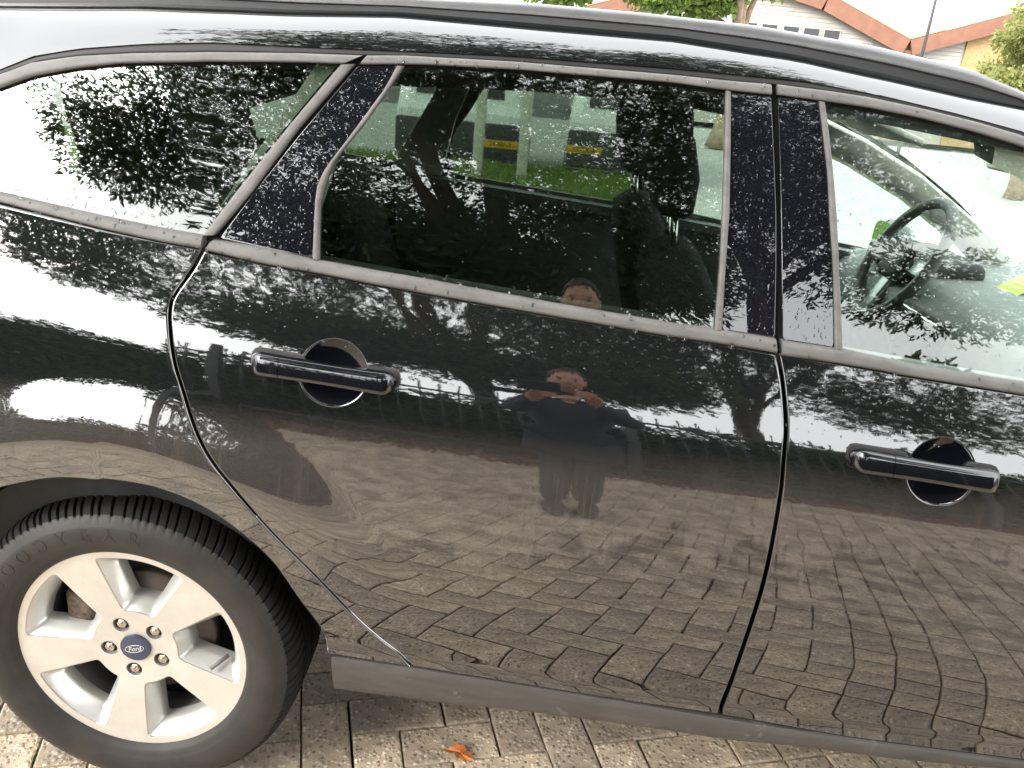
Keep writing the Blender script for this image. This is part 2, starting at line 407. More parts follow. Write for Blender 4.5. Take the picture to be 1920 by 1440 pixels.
D = {
    'qt_up': np.array([(-0.2175, 1.3156), (-0.1633, 1.3391), (-0.0902, 1.3553), (0.0003, 1.3676), (0.1295, 1.3808), (0.2674, 1.3913), (0.3709, 1.397)]),
    'qt_lo': np.array([(-0.215, 1.2947), (-0.1606, 1.3183), (-0.0877, 1.3369), (-0.0158, 1.3506), (0.1316, 1.3661), (0.2693, 1.3775), (0.3404, 1.3814)]),
    'qs_l': np.array([(0.3379, 1.3804), (0.2795, 1.3001), (0.1928, 1.176), (0.1458, 1.1066)]),
    'qs_r': np.array([(0.3599, 1.3832), (0.282, 1.2796), (0.2179, 1.1784), (0.1641, 1.1084)]),
    'qb_up': np.array([(-0.2008, 1.1374), (-0.0261, 1.119), (0.0724, 1.11), (0.1458, 1.1058)]),
    'qb_lo': np.array([(-0.1894, 1.1209), (-0.0132, 1.0986), (0.0763, 1.0899), (0.1451, 1.0858)]),
    'gap': np.array([(0.215, 1.1764), (0.1639, 1.1058), (0.1465, 1.0828), (0.1336, 1.0532), (0.1093, 1.0114), (0.1062, 0.988), (0.1085, 0.9682), (0.1165, 0.9284), (0.1289, 0.8876), (0.1551, 0.8232), (0.1859, 0.7726), (0.2304, 0.7182), (0.2973, 0.6312), (0.3659, 0.5455), (0.4469, 0.4368), (0.5269, 0.3475)]),
    'ap1': np.array([(0.3652, 1.382), (0.4273, 1.3868), (0.4143, 1.3545), (0.3873, 1.3106), (0.3585, 1.265), (0.3343, 1.2293), (0.3225, 1.2035), (0.3208, 1.1785), (0.3252, 1.0894), (0.1715, 1.1043), (0.2198, 1.177), (0.2832, 1.2693)]),
    'div_r': np.array([(0.4384, 1.387), (0.4105, 1.3374), (0.3814, 1.2886), (0.3563, 1.2545), (0.3397, 1.2267), (0.3328, 1.1957), (0.3284, 1.172), (0.335, 1.0871)]),
    'rt_up': np.array([(0.3777, 1.3976), (0.4363, 1.4028), (0.6085, 1.4093), (0.8648, 1.4122), (0.954, 1.4113), (1.0236, 1.4119)]),
    'rt_lo': np.array([(0.3677, 1.383), (0.4644, 1.3917), (0.6099, 1.3974), (0.8659, 1.4003), (0.9518, 1.3968), (1.0256, 1.3961)]),
    'vs_l': np.array([(0.9527, 1.3968), (0.9658, 1.2152), (0.9707, 1.1361), (0.9737, 1.0422)]),
    'vs_r': np.array([(0.9605, 1.3951), (0.9759, 1.2161), (0.9791, 1.1369), (0.9847, 1.0424)]),
    'ap2': np.array([(0.9605, 1.3951), (1.0256, 1.3953), (1.0506, 1.2227), (1.0596, 1.1441), (1.0705, 1.0372), (0.9847, 1.0424), (0.9791, 1.1369), (0.9759, 1.2161)]),
    'ap3': np.array([(1.0359, 1.3954), (1.1022, 1.3941), (1.1259, 1.2853), (1.134, 1.2299), (1.1488, 1.1519), (1.1668, 1.0311), (1.0826, 1.0359), (1.0582, 1.2234)]),
    'fs_r': np.array([(1.1118, 1.3926), (1.1311, 1.3023), (1.145, 1.2309), (1.1572, 1.1527), (1.179, 1.0298)]),
    'ft_up': np.array([(1.0339, 1.4128), (1.116, 1.4105), (1.1786, 1.4072), (1.2695, 1.3976), (1.3615, 1.3848), (1.4381, 1.3707)]),
    'ft_lo': np.array([(1.0358, 1.397), (1.1126, 1.3942), (1.1793, 1.3913), (1.2699, 1.3825), (1.3619, 1.369), (1.4386, 1.3541)]),
    'rb_up': np.array([(0.1613, 1.1), (0.2377, 1.0979), (0.3263, 1.087), (0.4236, 1.0794), (0.5048, 1.0743), (0.7073, 1.0579), (0.9054, 1.0448), (0.9839, 1.0423), (1.0714, 1.0365)]),
    'rb_lo': np.array([(0.1507, 1.084), (0.2408, 1.0735), (0.3497, 1.0662), (0.4262, 1.0592), (0.7094, 1.0394), (0.9074, 1.0255), (0.9963, 1.0215), (1.0752, 1.0157)]),
    'fb_up': np.array([(1.081, 1.0349), (1.1677, 1.0312), (1.2493, 1.0221), (1.2904, 1.0167), (1.4757, 1.0047)]),
    'fb_lo': np.array([(1.0831, 1.0132), (1.1751, 1.009), (1.2511, 1.0034), (1.2746, 1.0006), (1.4774, 0.9866)]),
    'seal': np.array([(-0.2186, 1.3236), (-0.1651, 1.3487), (-0.0918, 1.3665), (0.0165, 1.3833), (0.1273, 1.3955), (0.266, 1.4013), (0.3833, 1.4069), (0.6075, 1.4173), (0.864, 1.4217), (1.0248, 1.4216), (1.0879, 1.4208), (1.2151, 1.4096), (1.3246, 1.3952), (1.438, 1.3771)]),
    'fgap': np.array([(1.077, 1.0143), (1.0893, 0.9729), (1.1007, 0.9107), (1.1031, 0.8628), (1.1073, 0.7937), (1.1084, 0.6602), (1.1008, 0.4901), (1.1035, 0.3214)]),
    'siltop': np.array([(0.3757, 0.3495), (0.5269, 0.3475), (0.7151, 0.3392), (0.9206, 0.3283), (1.0956, 0.3155), (1.3449, 0.3), (1.6763, 0.2864)]),
    'silbot': np.array([(0.3805, 0.2692), (0.6052, 0.2696), (0.7211, 0.2745), (0.9593, 0.2714), (1.1306, 0.2624), (1.2897, 0.2658), (1.4498, 0.2597)]),
    'arch': np.array([(-0.1748, 0.6679), (-0.0766, 0.7007), (0.0127, 0.7082), (0.1034, 0.703), (0.1908, 0.6683), (0.2755, 0.5896), (0.3244, 0.4955), (0.3514, 0.3827)]),
    'bar1': ((0.2487, 0.9334), (0.4827, 0.9224), 0.0176),
    'bar2': ((1.2033, 0.8793), (1.4422, 0.8638), 0.0175),
    'hc1': (0.3785, 0.9224),
    'hc2': (1.354, 0.8634),
    'moss': [(-0.2452, 0.0283), (-0.2417, 0.019), (-0.2485, 0.0392), (0.596, 0.2063), (0.6022, 0.1687), (1.0177, 0.2507), (1.143, 0.2588), (1.1469, 0.2438), (0.2667, 0.2441), (0.487, 0.2458), (-0.2438, 0.0117), (-0.2536, 0.0529)],
    'leaf': (0.6232, 0.1598),
}
YC = 0.90            # centre plane of the car
LEAN = 0.05          # the street falls away to the far side
def poly_in(P, Q):
    x, y = Q[:, 0], Q[:, 1]; ins = np.zeros(len(Q), bool); n = len(P); j = n-1
    for i in range(n):
        xi, yi, xj, yj = *P[i], *P[j]
        c = ((yi > y) != (yj > y)) & (x < (xj-xi)*(y-yi)/(yj-yi+1e-15)+xi); ins ^= c; j = i
    return ins
def nearest(P, Q):
    """distance and direction (from outline to point) to dense outline samples"""
    D = np.empty(len(Q)); G_ = np.zeros((len(Q), 2))
    for a in range(0, len(Q), 512):
        q = Q[a:a+512]; d = q[:, None]-P[None]; m = (d**2).sum(2); k = m.argmin(1); D[a:a+512] = np.sqrt(m[np.arange(len(q)), k])
        v = d[np.arange(len(q)), k]; G_[a:a+512] = v/(np.linalg.norm(v, axis=1)[:, None]+1e-9)
    return D, G_
def grad(F, x, z, e=5e-4):
    return (F(x+e, z)-F(x-e, z))/(2*e), (F(x, z+e)-F(x, z-e))/(2*e)
def mirror_vn(V, N):
    V = V.copy(); V[:, 1] = 2*YC-V[:, 1]; V[:, 2] -= LEAN
    if N is not None: N = N.copy(); N[:, 1] *= -1
    return V, N
def panel(name, outline, F, mat, parent, off=0., step=.016, roll=.003, skirt=.02, holes=(), thick=0., mir=False, **props):
    O = np.asarray(outline, float)
    if np.sum(O[:, 0]*np.roll(O[:, 1], -1)-np.roll(O[:, 0], -1)*O[:, 1]) < 0: O = O[::-1]
    loops = [resample(np.vstack([O, O[:1]]), step=min(step*.6, .008))[:-1]]
    for h in holes:
        h = np.asarray(h, float)
        loops.append(resample(np.vstack([h, h[:1]]), step=.004)[:-1])
    dense = np.vstack([resample(np.vstack([l, l[:1]]), step=.002) for l in loops])
    lo, hi = O.min(0), O.max(0); pts = []
    gx = np.arange(lo[0], hi[0], step); gz = np.arange(lo[1], hi[1], step*.866)
    X, Z = np.meshgrid(gx, gz); X = X+(np.arange(len(gz)) % 2)[:, None]*step/2
    Q = np.stack([X.ravel(), Z.ravel()], 1)
    if roll > 0:   # rings close to the edge carry the rolled lip
        for l in loops:
            t = np.roll(l, -1, 0)-np.roll(l, 1, 0); t /= np.linalg.norm(t, axis=1)[:, None]+1e-9; nrm = np.stack([-t[:, 1], t[:, 0]], 1)
            s = 1 if l is loops[0] else -1
            if s == -1 and np.sum(l[:, 0]*np.roll(l[:, 1], -1)-np.roll(l[:, 0], -1)*l[:, 1]) < 0: s = 1
            for d in (roll*.25, roll*.6, roll*1.15): pts.append(l+s*nrm*d)
        ring = np.vstack(pts); dr, _ = nearest(dense, ring); k = poly_in(loops[0], ring) & (dr > roll*.2)
        for h in loops[1:]: k &= ~poly_in(h, ring)
        ring = ring[k]
    else: ring = np.zeros((0, 2))
    k = poly_in(loops[0], Q)
    for h in loops[1:]: k &= ~poly_in(h, Q)
    Q = Q[k]; dq, _ = nearest(dense, Q); Q = Q[dq > max(roll*1.6, step*.35)]
    verts = [Vector(v) for l in loops for v in l]+[Vector(v) for v in ring]+[Vector(v) for v in Q]
    edges = []; o = 0
    for l in loops: edges += [(o+i, o+(i+1) % len(l)) for i in range(len(l))]; o += len(l)
    vo, _, fo, *_ = delaunay_2d_cdt(verts, edges, [], 0, 1e-6)
    P2 = np.array([tuple(v) for v in vo]); T = np.array([f for f in fo if len(f) == 3])
    c = P2[T].mean(1); k = poly_in(loops[0], c)
    for h in loops[1:]: k &= ~poly_in(h, c)
    T = T[k]
    a, b, cc = P2[T[:, 0]], P2[T[:, 1]], P2[T[:, 2]]
    ar = (b[:, 0]-a[:, 0])*(cc[:, 1]-a[:, 1])-(b[:, 1]-a[:, 1])*(cc[:, 0]-a[:, 0])
    T = T[np.abs(ar) > 1e-12]; ar = ar[np.abs(ar) > 1e-12]; T[ar < 0] = T[ar < 0][:, ::-1]
    x, z = P2[:, 0], P2[:, 1]; y = F(x, z)+off; gx_, gz_ = grad(F, x, z)
    if roll > 0:
        d, g = nearest(dense, P2); d = np.minimum(d, roll)
        y = y + roll-np.sqrt(np.maximum(0, roll**2-(roll-d)**2)); sl = -np.minimum((roll-d)/np.sqrt(np.maximum(1e-9, roll**2-(roll-d)**2)), 3.)
        gx_ = gx_+sl*g[:, 0]; gz_ = gz_+sl*g[:, 1]
    N = np.stack([gx_, -np.ones_like(x), gz_], 1); N /= np.linalg.norm(N, axis=1)[:, None]
    V = np.stack([x, y, z], 1); faces = [tuple(t) for t in T]        # ccw in (x,z) faces -y
    cnt = {}
    for t in T:
        for i in range(3): e = (t[i], t[(i+1) % 3]); cnt[e] = 1
    bnd = [e for e in cnt if (e[1], e[0]) not in cnt]
    Vl, Nl = [V], [N]; n0 = len(V)
    if thick > 0:
        Vl.append(V-N*thick); Nl.append(-N); faces += [tuple(t[::-1]+n0) for t in T]
        nb = {}
        for a_, b_ in bnd: faces.append((b_, a_, a_+n0, b_+n0))
    elif skirt > 0:
        ids = sorted({i for e in bnd for i in e}); m1 = {i: n0+k for k, i in enumerate(ids)}; m2 = {i: n0+len(ids)+k for k, i in enumerate(ids)}
        cen = O.mean(0); outd = np.stack([N[ids][:, 0], 0*np.array(ids), N[ids][:, 2]], 1); outd /= np.linalg.norm(outd, axis=1)[:, None]+1e-9
        Vl += [V[ids], V[ids]+np.array([0, skirt, 0])]; Nl += [outd, outd]
        for a_, b_ in bnd: faces.append((m1[b_], m1[a_], m2[a_], m2[b_]))
    V = np.vstack(Vl); N = np.vstack(Nl)
    if mir: V, N = mirror_vn(V, N); faces = [f[::-1] for f in faces]
    return put(name, mk(name, V, faces, True, N), parent, mat, **props)
def strip(name, up, lo, F, mat, parent, bulge=.004, off=-.003, depth=.010, n=None, m=11, mir=False, power=4., **props):
    """moulding bar between two edge lines on surface F: rounded face, closed back"""
    if n is None: n = max(3, int(np.linalg.norm(np.diff(np.asarray(up, float), axis=0), axis=1).sum()/.02))
    U, L = resample(up, n), resample(lo, n); V = []
    sec = []
    for v in np.linspace(0, 1, m): sec.append((v, off-bulge*(1-abs(2*v-1)**power)))
    sec = [(0, depth)]+sec+[(1, depth)]; k = len(sec)
    for i in range(n):
        for v, yo in sec:
            q = U[i]*(1-v)+L[i]*v; V.append((q[0], float(F(q[0], q[1]))+yo, q[1]))
    V = np.array(V); fs = []
    for i in range(n-1):
        for j in range(k): fs.append((i*k+j, i*k+(j+1) % k, (i+1)*k+(j+1) % k, (i+1)*k+j))
    fs.append(tuple(range(k-1, -1, -1))); fs.append(tuple((n-1)*k+j for j in range(k)))
    if mir: V, _ = mirror_vn(V, None); fs = [f[::-1] for f in fs]
    me = mk(name, V, fs, True); bm = bmesh.new(); bm.from_mesh(me); bmesh.ops.recalc_face_normals(bm, faces=bm.faces); bm.to_mesh(me); bm.free()
    o = put(name, me, parent, mat, **props); me.set_sharp_from_angle(angle=R(50)); return o
def rounded(P, r, k=6):
    P = np.asarray(P, float); out = []; n = len(P)
    for i in range(n):
        a, b, c = P[i-1], P[i], P[(i+1) % n]; u = (a-b); v = (c-b); lu, lv = np.linalg.norm(u), np.linalg.norm(v); d = min(r, lu*.48, lv*.48)
        p0, p1 = b+u/lu*d, b+v/lv*d
        for t in np.linspace(0, 1, k): out.append((1-t)**2*p0+2*t*(1-t)*b+t*t*p1)
    return np.array(out)
def offset_line(P, d):
    P = np.asarray(P, float); t = np.gradient(P, axis=0); t /= np.linalg.norm(t, axis=1)[:, None]; return P+np.stack([-t[:, 1], t[:, 0]], 1)*d
def arc(cx, cz, r, a0, a1, n=60):
    a = np.radians(np.linspace(a0, a1, n)); return np.stack([cx+r*np.cos(a), cz+r*np.sin(a)], 1)
def L_(*names): return np.vstack([np.asarray(D[k]) if isinstance(k, str) else np.asarray(k, float) for k in names])

def drops(name, outline, F, parent, count, rmin, rmax, seed, off=0.0, clump=None, stretch=.7):
    """small domes of rain water standing on surface F"""
    g = np.random.default_rng(seed); O = np.asarray(outline, float); lo, hi = O.min(0), O.max(0); P = np.zeros((0, 2))
    while len(P) < count:
        q = lo+(hi-lo)*g.random((count*3, 2)); q = q[poly_in(O, q)]
        if clump is not None: q = q[g.random(len(q)) < clump(q)]
        P = np.vstack([P, q])
    P = P[:count]; r = rmin+(rmax-rmin)*g.random(count)**2.2
    x, z = P[:, 0], P[:, 1]; gx_, gz_ = grad(F, x, z); N = np.stack([gx_, -np.ones_like(x), gz_], 1); N /= np.linalg.norm(N, axis=1)[:, None]
    C = np.stack([x, F(x, z)+off, z], 1); A = np.cross(N, [0, 0, 1.]); A /= np.linalg.norm(A, axis=1)[:, None]; Bv = np.cross(N, A)
    n = 8; an = np.linspace(0, 2*np.pi, n, endpoint=False); rings = [(1., -.10), (.93, .22), (.62, .46)]
    st = 1+stretch*g.random(count)*(r > rmin*1.3); V = []
    wob = 1+.18*g.standard_normal((count, n))
    for rr, hh in rings:
        V.append(C[:, None]+r[:, None, None]*(wob[:, :, None]*rr*(np.cos(an)[None, :, None]*A[:, None]+st[:, None, None]*np.sin(an)[None, :, None]*Bv[:, None])+hh*N[:, None]))
    top = C+r[:, None]*.54*N
    V = np.concatenate(V+[top[:, None]], 1).reshape(-1, 3); k = 3*n+1; F4 = []
    for a in range(2):
        for j in range(n): F4.append((a*n+j, a*n+(j+1) % n, (a+1)*n+(j+1) % n)); F4.append((a*n+j, (a+1)*n+(j+1) % n, (a+1)*n+j))
    for j in range(n): F4.append((2*n+j, 2*n+(j+1) % n, 3*n))
    for j in range(1, n-1): F4.append((0, j+1, j))
    F4 = np.array(F4); Fa = (F4[None]+(np.arange(count)*k)[:, None, None]).reshape(-1, 3)
    me = mk_fast(name, V, Fa, True); bm = bmesh.new(); bm.from_mesh(me); bmesh.ops.recalc_face_normals(bm, faces=bm.faces); bm.to_mesh(me); bm.free()
    return put(name, me, parent, M['water'], kind='stuff')

car = empty('estate_car', (0, 0, 0), label='black estate car with silver alloy wheel and grey window mouldings', category='car')

# ---- extended edge lines (the car goes on past the picture's edges)
QT_UP = L_([(-.57, 1.175), (-.48, 1.215), (-.35, 1.268)], 'qt_up'); QT_LO = L_([(-.53, 1.172), (-.45, 1.203), (-.34, 1.250)], 'qt_lo')
QB_UP = L_([(-.53, 1.170), (-.35, 1.150)], 'qb_up'); QB_LO = L_([(-.60, 1.172), (-.35, 1.138)], 'qb_lo')
FT_UP = L_('ft_up', [(1.6, 1.322), (1.8, 1.235), (1.98, 1.120), (2.12, 1.020)]); FT_LO = L_('ft_lo', [(1.6, 1.304), (1.78, 1.220), (1.95, 1.108), (2.06, 1.022)])
FB_UP = L_('fb_up', [(1.8, .972), (2.08, .948)]); FB_LO = L_('fb_lo', [(1.8, .954), (2.12, .922)])
SEAL = L_([(-.75, 1.16), (-.6, 1.205), (-.45, 1.260), (-.33, 1.295)], 'seal', [(1.6, 1.328), (1.8, 1.242), (2.0, 1.128), (2.15, 1.025)])
ST = L_('siltop', [(2.4, .300)]); SB = L_('silbot', [(1.9, .268), (2.4, .262)])
GAP = smooth_curve(D['gap'][2:], 90); FG = smooth_curve(D['fgap'], 60)
GAP_R, GAP_F = offset_line(GAP, -.0022), offset_line(GAP, .0022)
FG_R, FG_F = offset_line(FG, -.0028), offset_line(FG, .0028)
ST_F = lambda x: float(np.interp(x, ST[:, 0], ST[:, 1]))
def SILL(x, z): return np.asarray(B(x, np.interp(x, ST[:, 0], ST[:, 1])+.004))+.002+.10*(np.interp(x, ST[:, 0], ST[:, 1])-np.asarray(z, float))

ARCH = smooth_curve(np.vstack([[(-.385, .36), (-.365, .45), (-.315, .55), (-.245, .625)], D['arch'][:-1], [(.360, .415), (.368, .353)]]), 80)
def belt_clip(P, line, below=True): return np.asarray([q for q in P if (q[1] < np.interp(q[0], line[:, 0], line[:, 1])) == below])
o_quarter = np.vstack([QB_LO[::-1], [(-.72, 1.19), (-.98, 1.10), (-1.02, .75), (-.98, .52), (-.46, .40)], ARCH, GAP_R[::-1]])
o_rear = np.vstack([[(GAP_F[0, 0], GAP_F[0, 1])], [q for q in D['rb_lo'] if .16 < q[0] < 1.07], FG_R, [q for q in ST[::-1] if .545 < q[0] < 1.08], GAP_F[::-1]])
o_front = np.vstack([[FG_F[0]], [q for q in FB_LO if q[0] > 1.1], [(2.06, .85), (2.065, .70), (2.05, .5), (2.01, ST_F(2.01))], [q for q in ST[::-1] if 1.12 < q[0] < 1.95], FG_F[::-1]])
FC = (2.85, .316)
o_fender = np.vstack([[(2.125, .918), (2.5, .885), (2.9, .83), (3.3, .74), (3.42, .62), (3.40, .40), (3.24, .36)], arc(FC[0], FC[1], .385, 8, 172, 60), [(2.44, .30), (2.016, ST_F(2.016)), (2.057, .5), (2.072, .70), (2.067, .85)]])
def circle(cx, cz, rx, rz, n=72): a = np.linspace(0, 2*np.pi, n, endpoint=False); return np.stack([cx+rx*np.cos(a), cz+rz*np.sin(a)], 1)
H1C, H2C = D['hc1'], D['hc2']; HR = .0535

g_quarter = np.vstack([QT_LO, D['qs_l'][1:], QB_UP[::-1][1:]])
g_rear = np.vstack([D['rt_lo'][1:5], D['vs_l'][1:], [q for q in D['rb_up'][::-1] if .35 < q[0] < .97], D['div_r'][::-1]])
g_front = np.vstack([FT_LO[1:], [q for q in FB_UP[::-1] if q[0] > 1.2], D['fs_r'][::-1]])
def grow(P, d):
    P = np.asarray(P, float)
    if np.sum(P[:, 0]*np.roll(P[:, 1], -1)-np.roll(P[:, 0], -1)*P[:, 1]) < 0: P = P[::-1]
    t = np.roll(P, -1, 0)-np.roll(P, 1, 0); t /= np.linalg.norm(t, axis=1)[:, None]; return P+np.stack([t[:, 1], -t[:, 0]], 1)*d

def build_side(mir):
    kw = dict(mir=mir); st = .016 if not mir else .05
    q = panel('quarter_panel', o_quarter, B, M['paint'], car, step=st, **kw)
    rd = panel('rear_door', o_rear, B, M['paint'], car, step=st, holes=() if mir else (circle(*H1C, HR, HR*.93),), **kw)
    fd = panel('front_door', o_front, B, M['paint'], car, step=st, holes=() if mir else (circle(*H2C, HR, HR*.93),), **kw)
    panel('front_wing', o_fender, B, M['paint'], car, step=.04, **kw)
    panel('quarter_window_pane', grow(g_quarter, .004), G, M['glass_rear'], q, off=.003, step=.03, roll=0, thick=.004, **kw)
    panel('window_pane', grow(g_rear, .004), G, M['glass_rear'], rd, off=.004, step=.03, roll=0, thick=.004, **kw)
    panel('window_pane', grow(g_front, .004), G, M['glass_front'], fd, off=.004, step=.03, roll=0, thick=.004, **kw)
    panel('rear_pillar_cover', D['ap1'], G, M['gloss'], rd, off=.001, step=.03, roll=.0012, skirt=.012, **kw)
    panel('pillar_cover', D['ap2'], G, M['gloss'], rd, off=.001, step=.03, roll=.0012, skirt=.012, **kw)
    panel('pillar_cover', D['ap3'], G, M['gloss'], fd, off=.001, step=.03, roll=.0012, skirt=.012, **kw)
    # mouldings
    strip('top_moulding', QT_UP, QT_LO, G, M['trim'], q, **kw)
    strip('pillar_moulding', D['qs_r'], D['qs_l'], G, M['trim'], q, bulge=.003, **kw)
    strip('belt_moulding', QB_UP, QB_LO, G, M['trim'], q, bulge=.006, off=-.004, depth=.02, **kw)
    strip('top_moulding', D['rt_up'], D['rt_lo'], G, M['trim'], rd, **kw)
    strip('divider_moulding', D['div_r'], np.vstack([D['ap1'][1:9]]), G, M['trim'], rd, bulge=.003, **kw)
    strip('window_moulding', D['vs_r'], D['vs_l'], G, M['trim'], rd, bulge=.003, **kw)
    strip('belt_moulding', D['rb_up'], D['rb_lo'], G, M['trim'], rd, bulge=.006, off=-.004, depth=.02, **kw)
    strip('top_moulding', FT_UP, FT_LO, G, M['trim'], fd, **kw)
    strip('window_moulding', D['fs_r'], D['ap3'][1:6], G, M['trim'], fd, bulge=.003, **kw)
    strip('belt_moulding', FB_UP, FB_LO, G, M['trim'], fd, bulge=.006, off=-.004, depth=.02, **kw)
    lowseal = np.vstack([QT_UP, D['rt_up'], FT_UP])
    strip('roof_seal', SEAL[2:], lowseal[1:], G, M['rubber'], car, bulge=.002, off=.004, n=120, **kw)
    strip('sill', ST, SB, SILL, M['sill'], car, bulge=.006, off=-.004, depth=.05, m=11, power=4., **kw)
    # dark jambs behind the shut lines and the door frames
    for line, F_ in ((GAP, B), (FG, B)):
        strip('door_jamb', offset_line(line, .03), offset_line(line, -.03), F_, M['dark'], car, bulge=0, off=.022, depth=.03, n=40, **kw)
    strip('door_jamb', [(.40, 1.41), (.17, 1.09)], [(.34, 1.395), (.13, 1.10)], G, M['dark'], car, bulge=0, off=.012, depth=.03, n=14, **kw)
    strip('door_jamb', [(1.075, 1.42), (1.105, 1.0)], [(.995, 1.42), (1.04, 1.0)], G, M['dark'], car, bulge=0, off=.012, depth=.03, n=14, **kw)
    return q, rd, fd
quarter, rdoor, fdoor = build_side(False)
build_side(True)

# ---- roof: side curve up to the rail, then across to the other side
RAILB = np.array([(-1, 1.36), (-0.6, 1.405), (-0.2815, 1.4274), (-0.0222, 1.4485), (0.2318, 1.4602), (0.4109, 1.4721), (0.6331, 1.4739), (0.8657, 1.4752), (1.0663, 1.464), (1.2467, 1.4444), (1.4529, 1.4195), (1.6, 1.39)])
RAILT = np.array([(-0.9, 1.39), (-0.75, 1.43), (-0.4, 1.455), (-0.05, 1.478), (0.2312, 1.4867), (0.6294, 1.5035), (0.8136, 1.5044), (0.9972, 1.5014), (1.1993, 1.4869), (1.3636, 1.4657), (1.4631, 1.4368), (1.52, 1.405)])
xs = np.unique(np.r_[np.linspace(-.95, 1.46, 90), np.linspace(1.46, 2.1, 20)])
zb_ = np.interp(xs, RAILB[:, 0], RAILB[:, 1])
V = []; NV = 0
for i, x in enumerate(xs):
    z0 = float(np.interp(x, SEAL[:, 0], SEAL[:, 1])); y0 = float(G(x, z0)); z1 = zb_[i]; y1 = max(.285, y0+.06)
    if x > 1.46: z1 = z0+.050; y1 = y0+.07
    pts = []
    for v in np.linspace(0, 1, 15):
        h00, h10, h01, h11 = 2*v**3-3*v**2+1, v**3-2*v**2+v, -2*v**3+3*v**2, v**3-v**2
        s = math.hypot(y1-y0, z1-z0)*1.05
        pts.append((h00*y0+h10*s*math.sin(R(36))+h01*y1+h11*s*math.sin(R(76)), h00*z0+h10*s*math.cos(R(36))+h01*z1+h11*s*math.cos(R(76))))
    if x <= 1.46:
        for v in np.linspace(0, 1, 9)[1:]: pts.append((y1+(YC-y1)*v, z1+.022*(1-(1-v)**2)))
        full = pts+[(2*YC-y, z-LEAN*(abs(YC-y)/.6 if abs(YC-y) < .6 else 1)) for y, z in pts[-2::-1]]
    else: full = pts+[pts[-1]]*(2*len(range(23))-1-len(pts))
    NV = len(full)
    for y, z in full: V.append((x, y, z))
nfull = 23*2-1
fs = [(i*nfull+j, (i+1)*nfull+j, (i+1)*nfull+j+1, i*nfull+j+1) for i in range(len(xs)-1) for j in range(nfull-1) if j < 14 or xs[i] < 1.459]
me = mk('roof_panel', V, fs, True); bm = bmesh.new(); bm.from_mesh(me); bmesh.ops.remove_doubles(bm, verts=bm.verts, dist=1e-5); bmesh.ops.recalc_face_normals(bm, faces=bm.faces)
bm.to_mesh(me); bm.free(); me.polygons.foreach_set('use_smooth', [True]*len(me.polygons))
put('roof_panel', me, car, M['paint'])
# A pillar on the far side
V2 = [(x, 2*YC-y, z-LEAN) for x, y, z in V if x >= 1.45]; n2 = len(V2)//nfull
_fp = put('front_pillar', mk('front_pillar', V2, [(i*nfull+j, i*nfull+j+1, (i+1)*nfull+j+1, (i+1)*nfull+j) for i in range(1, n2-1) for j in range(14)], True), car, M['paint'])
_bm = bmesh.new(); _bm.from_mesh(_fp.data); bmesh.ops.remove_doubles(_bm, verts=_bm.verts, dist=1e-5); bmesh.ops.delete(_bm, geom=[v for v in _bm.verts if not v.link_faces], context='VERTS'); _bm.to_mesh(_fp.data); _bm.free()
# roof rails
M['rail'] = mat_simple('rail_shade_black', (.03, .03, .032), .30, 0, 1.9, nscale=30)  # shadow along the rail's lower half put into this black
for mir in (False, True):
    n = 90; X = np.linspace(-.85, 1.475, n); zt = np.interp(X, RAILT[:, 0], RAILT[:, 1]); zb2 = np.interp(X, RAILB[:, 0], RAILB[:, 1]); V = []
    for nm, mt, sec in (('roof_rail', M['rail_bar'], [(-.016, .40), (-.023, .48), (-.0235, .70), (-.017, .92), (0., 1.), (.014, .93), (.022, .7), (.022, .40)]), ('rail_foot', M['rail'], [(-.017, 0.), (-.017, .46), (.018, .46), (.018, 0.)])):
        V = []
        for i in range(n):
            h = max(.004, zt[i]-zb2[i]+.006)
            for y, v in sec: V.append((X[i], .296+y, zb2[i]-.006+v*h))
        V = np.array(V); k = len(sec); fs = [(i*k+j, i*k+(j+1) % k, (i+1)*k+(j+1) % k, (i+1)*k+j) for i in range(n-1) for j in range(k)]+[tuple(range(k-1, -1, -1)), tuple((n-1)*k+j for j in range(k))]
        if mir: V, _ = mirror_vn(V, None); fs = [f[::-1] for f in fs]
        me = mk(nm, V, fs, True); bm = bmesh.new(); bm.from_mesh(me); bmesh.ops.recalc_face_normals(bm, faces=bm.faces); bm.to_mesh(me); bm.free()
        put(nm, me, car, mt); me.set_sharp_from_angle(angle=R(60))

